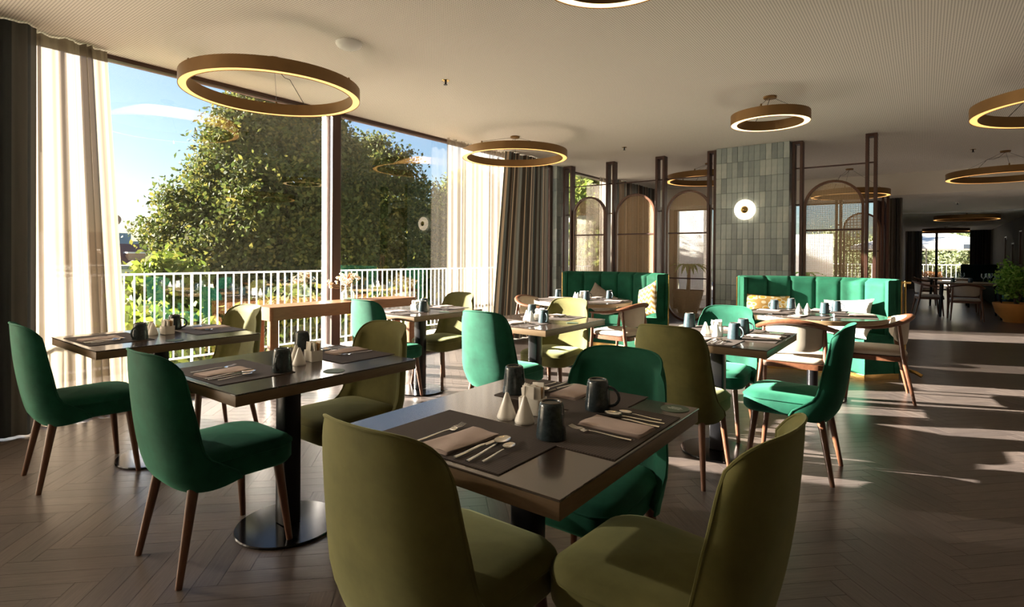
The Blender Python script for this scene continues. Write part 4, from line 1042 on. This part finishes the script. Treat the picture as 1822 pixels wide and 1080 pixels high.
# ------------------------------------------------------------------ sconces, ceiling fittings
def sconce(x, y, z, R, label):
    t = thing('wall_sconce', label, 'wall lamp', (x, y, z)); t.rotation_euler = (PI/2, 0, 0)      # local +z points to -y
    MB().lathe([(0.0, 0.0), (R*0.5, 0.0), (R*0.5, 0.03), (0.0, 0.03)], 28, caps=False).build('wall_plate', 'brass', t)
    MB().lathe([(0.0, 0.030), (R*0.92, 0.032), (R, 0.042), (R, 0.052), (R*0.93, 0.064), (R*0.4, 0.070), (0.0, 0.070)], 40, caps=False).build('glass_disc', 'glow_sconce', t)
    MB().lathe([(R*0.36, 0.069), (R*0.34, 0.076), (R*0.06, 0.098), (0.0, 0.100)], 28, caps=False).build('brass_cone', 'brass', t)
sconce(-2.0, 8.099, 1.93, 0.142, 'round glowing wall lamp with brass centre on the tiled column')
sconce(-5.36, 8.019, 1.80, 0.142, 'round wall lamp on the tiled pier half hidden by the striped drape')
def ceil_thing(name, label, cat, x, y, prof, mat, z=HC):
    t = thing(name, label, cat, (x, y, z)); MB().lathe(prof, 24, caps=False).build('housing', mat, t); return t
t = ceil_thing('smoke_detector', 'white round smoke detector on the ceiling near the left ring lamp', 'smoke detector', -3.415, 2.511, [(0.0, -0.045), (0.055, -0.045), (0.085, -0.03), (0.095, -0.012), (0.095, -0.001)], 'white_paint')
for x, y, z, lb in ((-3.438, 3.561, HC, 'ceiling sprinkler above the window table'), (-3.438, 7.226, HC, 'ceiling sprinkler in front of the middle arched screen'), (0.55, 10.2, HC, 'ceiling sprinkler beside the low ring lamp on the right'), (0.55, 14.6, Z_LOW, 'ceiling sprinkler on the lower ceiling beyond the bulkhead')):
    t = thing('sprinkler', lb, 'sprinkler', (x, y, z), 0, 'ceiling sprinklers')
    MB().lathe([(0.0, -0.004), (0.033, -0.004), (0.035, -0.001)], 20, caps=False).build('rosette', 'brass', t)
    MB().tube([(0, 0, -0.003), (0, 0, -0.035)], 0.009, 8).build('stem', 'black_steel', t); MB().lathe([(0.0, -0.044), (0.018, -0.042), (0.018, -0.038), (0.0, -0.036)], 16, caps=False).build('deflector', 'black_steel', t)

# ------------------------------------------------------------------ far dining part
FG = 'armchairs at the far dining tables'
dup(ap, (0.10, 15.6, 0), -PI/2+0.15, 'dark wooden armchair seen from the side left of the far dining table', FG)
dup(ap, (0.70, 14.72, 0), 0.05, 'wooden armchair with pale back seen from behind at the far dining table', FG)
dup(ap, (0.05, 19.0, 0), -PI/2, 'small dark armchair beside the far orange flowers', FG)
dup(ap, (0.75, 16.7, 0), PI, 'armchair hidden behind the glasses on the far dining table', FG)
def long_table(x, y, w, l, label):
    t = thing('dining_table', label, 'table', (x, y, 0))
    MB().rbox((0, 0, 0.73), (w, l, 0.04), 0.004, 1).build('tabletop', 'table_edge', t)
    for sx in (-1, 1):
        for sy in (-1, 1): MB().tube([(sx*(w/2-0.08), sy*(l/2-0.08), 0.71), (sx*(w/2-0.05), sy*(l/2-0.05), 0)], [0.03, 0.02], 10).build('leg', 'black_steel', t)
long_table(0.80, 15.7, 1.10, 1.15, 'far wooden dining table set with glasses'); long_table(0.55, 19.0, 0.9, 0.9, 'dark table beside the far window with orange flowers')
gp = None
def glass_proto(label):
    t = thing('wine_glass', label, 'glass', group='wine glasses on the far dining table')
    MB().lathe([(0.033, 0.0), (0.03, 0.002), (0.004, 0.006), (0.0035, 0.095), (0.012, 0.102), (0.034, 0.125), (0.040, 0.155), (0.034, 0.205)], 16, caps=False).build('goblet', 'vase_glass', t); proto_done(t); return t
for i, (x, y) in enumerate(((0.58, 15.35), (0.70, 15.9), (1.02, 15.35), (1.12, 15.7), (1.18, 16.0), (1.24, 15.4))):
    lb = '%s wine glass from the left on the far dining table' % ('first', 'second', 'third', 'fourth', 'fifth', 'sixth')[i]
    if gp is None: gp = glass_proto(lb); gp.location = (x, y, 0.751)
    else: dup(gp, (x, y, 0.751), 0, lb)
for x, y, w in ((0.52, 15.55, 'left'), (0.82, 15.6, 'middle'), (1.22, 15.45, 'right')): mug('dark cup, the %s one on the far dining table' % w, x, y, 0.751, 0.4, True)
def wall_banquette():
    t = thing('wall_banquette', 'dark teal banquette along the far right wall', 'banquette', (1.78, 19.9, 0))
    MB().rbox((0.0, 0, 0.24), (0.60, 7.6, 0.42), 0.03, 2).build('seat', 'velvet_teal', t)
    for k in range(8): MB().rbox((0.22, -3.325+0.95*k, 0.72), (0.16, 0.94, 0.60), 0.03, 2).build('back_panel', 'velvet_teal', t)
wall_banquette()
def divider():
    t = thing('banquette_end', 'teal end panel of the far banquette near the garden window', 'panel', (1.5, 23.9, 0)); MB().rbox((0, 0, 0.55), (1.0, 0.14, 1.1), 0.04, 2).build('panel', 'velvet_teal', t); MB().box((0, 0, 0.02), (0.96, 0.12, 0.04)).build('plinth', 'black_steel', t, smooth=False)
divider()
t = thing('wall_sign', 'small box sign high on the far right wall', 'sign', (X_R-0.001, 17.6, 2.2)); MB().box2((-0.06, -0.16, -0.09), (0, 0.16, 0.09)).build('case', 'house_grey', t, smooth=False); MB().box2((-0.063, -0.14, -0.07), (-0.06, 0.14, 0.07)).build('face', 'dark_glass', t, smooth=False)
# ficus in an orange bowl
def ficus():
    p = thing('bowl_planter', 'wide orange terracotta bowl on the floor at the right edge', 'planter', (1.50, 14.9, 0))
    MB().lathe([(0.0, 0.0), (0.20, 0.0), (0.21, 0.05), (0.32, 0.18), (0.37, 0.36), (0.37, 0.385), (0.345, 0.385), (0.335, 0.34)], 36, caps=False).build('bowl', 'terracotta', p)
    MB().lathe([(0.342, 0.345), (0.15, 0.36), (0.0, 0.365)], 28, caps=False).build('soil', 'soil', p)
    f = thing('ficus', 'bushy bright green ficus growing in the orange bowl', 'plant', (1.50, 14.9, 0.36)); r = random.Random(2); rs = np.random.RandomState(2); P = []
    for k in range(11):
        a = r.uniform(0, 2*PI); L = r.uniform(0.12, 0.28); h = r.uniform(0.35, 0.85)
        pts = [(0.02*math.cos(a), 0.02*math.sin(a), -0.02), (L*0.25*math.cos(a), L*0.25*math.sin(a), h*0.45), (L*math.cos(a), L*math.sin(a), h)]
        MB().tube(pts, [0.016, 0.011, 0.004], 6).build('branch', 'bark', f)
        for q in range(4):
            c = np.array(pts[2])*(0.55+0.15*q)+np.array([0, 0, 0.05]); P.append(c+rs.normal(size=(34, 3))*[0.085, 0.085, 0.08])
    P = np.concatenate(P); leaves(P, np.tile([0, 0, 1.0], (len(P), 1)), 0.045, rs, 'leaf_ficus', 'foliage', f)
ficus()
# brass stand behind the banquette
t = thing('brass_stand', 'slim brass stand with ball feet behind the right end of the sunlit banquette', 'stand', (-0.155, 7.25, 0))
MB().tube([(0, 0, 0.05), (0, 0, 1.02)], 0.011, 10).build('pole', 'brass', t); MB().tube([(-0.03, 0, 1.0), (0.05, 0, 1.0)], 0.012, 8).build('crosspiece', 'brass', t)
for k in range(3):
    a = -0.3+2*PI*k/3; MB().tube([(0, 0, 0.07), (0.10*math.cos(a), 0.10*math.sin(a), 0.05), (0.16*math.cos(a), 0.16*math.sin(a), 0.02)], [0.014, 0.02, 0.02], 8).build('foot', 'brass', t)

# ------------------------------------------------------------------ terrace beyond the end window
struct(MB().box2((-6.9, 19.0, -0.04), (-6.05, 19.6, 3.2)).box2((-3.6, 19.0, -0.04), (-2.2, 19.2, 2.0)).build('wall_terrace', 'house_white', smooth=False))
def pot_palm(x, y, label, s_=1.0, seed=1, z=0.0):
    p = thing('plant_pot', 'clay pot of the '+label, 'planter', (x, y, z)); MB().lathe([(0.0, 0.0), (0.16*s_, 0.0), (0.27*s_, 0.40*s_), (0.25*s_, 0.40*s_), (0.24*s_, 0.36*s_), (0.0, 0.36*s_)], 20, caps=False).build('pot', 'clay_pot', p)
    f = thing('palm_plant', label, 'plant', (x, y, z+0.36*s_)); r = random.Random(seed)
    MB().tube([(0, 0, -0.02), (0.03, 0.01, 0.45*s_)], [0.035*s_, 0.025*s_], 7).build('trunk', 'bark', f)
    for k in range(11):
        a = r.uniform(0, 2*PI); L = r.uniform(.4, .6)*s_
        def fr(u, v, a=a, L=L):
            w = 0.035*s_*math.sin(PI*min(1, u*0.95+0.05)); rr = L*u; z = 0.45*s_+0.30*s_*u-0.42*s_*u*u; d = (v-0.5)*2*w
            return (rr*math.cos(a)-d*math.sin(a), rr*math.sin(a)+d*math.cos(a), z-abs(v-0.5)*0.03)
        MB().grid(fr, 8, 2).build('frond', 'leaf_ficus', f)
pot_palm(-4.28, 12.35, 'potted palm by the end window seen through the third arched screen', 1.3, 4); pot_palm(-2.4, 15.6, 'second potted palm outside behind the tiled column', 1.1, 6, -0.04)
# garden beyond the far window
for i, y in enumerate((15.2, 17.6, 20.0, 22.6)):
    tree('hedge_shrub', 'green shrub outside the %s narrow window of the far right wall' % ('first', 'second', 'third', 'fourth')[i], (4.2, y, -0.04), [(0.8, 0.2), (1.1, 1.0), (0.9, 2.0), (0.2, 2.6)], 'leaf_ficus', 160, 30, 0.07, 0.18, 80+i, 0.05, 'shrubs outside the narrow windows', 'shrub')
struct(MB().box2((2.4, 13.5, -0.3), (12, Y_END, -0.04)).build('ground_side', 'ground_grass', smooth=False))
def parasol(x, y, z, R, h, label):
    t = thing('parasol', label, 'parasol', (x, y, z)); n = 8; vs = [(0, 0, h)]; fs = []
    for k in range(n): a = 2*PI*(k+0.5)/n; vs.append((R*math.cos(a), R*math.sin(a), h-R*0.24))
    for k in range(n): fs.append((0, 1+k, 1+(k+1) % n))
    for k in range(n): a = 2*PI*(k+0.5)/n; vs.append((R*math.cos(a), R*math.sin(a), h-R*0.24-0.12*R/2))
    for k in range(n): fs.append((1+k, 1+n+k, 1+n+(k+1) % n, 1+(k+1) % n))
    MB().add(vs, fs).build('canopy', 'umbrella_cloth', t, smooth=False)
    MB().tube([(0, 0, 0), (0, 0, h-0.02)], 0.03, 8).build('pole', 'aluminium', t); MB().lathe([(0.0, 0.0), (0.3, 0.0), (0.3, 0.05), (0.0, 0.06)], 16, caps=False).build('base', 'house_grey', t)
    for k in range(n):
        a = 2*PI*(k+0.5)/n; MB().tube([(0, 0, h-0.05), (R*0.98*math.cos(a), R*0.98*math.sin(a), h-R*0.24-0.03)], 0.012, 5).build('rib', 'walnut_frame', t)
parasol(0.1, 33.5, -0.04, 3.3, 2.75, 'big white parasol filling the top of the far garden window')
parasol(-0.35, 44.0, -0.04, 1.2, 1.75, 'small white parasol in the garden seen through the far window')
for i, (x, y, R, h, mt, lb) in enumerate(((-2.2, 42, 2.0, 2.7, 'leaf_olive', 'pale olive tree at the left of the far window'), (1.2, 43, 2.4, 2.9, 'leaf_olive', 'silvery olive tree behind the far window bar'), (3.9, 42, 1.6, 2.5, 'leaf_autumn', 'yellow and red shrub right in the far window'),
                                          (5.6, 46, 2.6, 5.0, 'leaf_plane_tree', 'dark tree in the upper right of the far window'), (-5.5, 45, 2.8, 3.2, 'leaf_olive', 'olive tree further left in the far garden'), (0.2, 50, 4.5, 4.2, 'leaf_bright', 'green trees closing the far garden'))):
    tree('garden_tree', lb, (x, y, -0.04), [(R*0.6, 0.25), (R, h*0.4), (R*0.85, h*0.75), (R*0.2, h)], mt, 260, 30, 0.11, 0.24, 60+i, 0.1)
gr = thing('garden_fence', 'white garden fence with upright bars beyond the far window', 'fence', (0, 38, -0.04))
for z in (1.0, 0.15): MB().box((0, 0, z), (9, 0.04, 0.04)).build('rail', 'rail_paint', gr, smooth=False)
fme = MB().box2((-0.012, -0.012, 0.1), (0.012, 0.012, 1.0)).mesh('fence_bar', 'rail_paint', smooth=False)
for k in range(46): link('fence_bar', fme, gr, (-4.4+0.2*k, 0, 0))
t = thing('flower_planter', 'planter of rust orange flowers outside the far window', 'planter', (0.0, 30.2, -0.04)); MB().rbox((0, 0, 0.25), (1.3, 0.4, 0.5), 0.02, 1).build('box', 'clay_pot', t)
rs = np.random.RandomState(4); P = rs.uniform(size=(900, 3))*[1.3, 0.4, 0.28]+[-0.65, -0.2, 0.48]; leaves(P, np.tile([0, 0, 1.0], (900, 1)), 0.04, rs, 'flower_rust', 'blossoms', t)
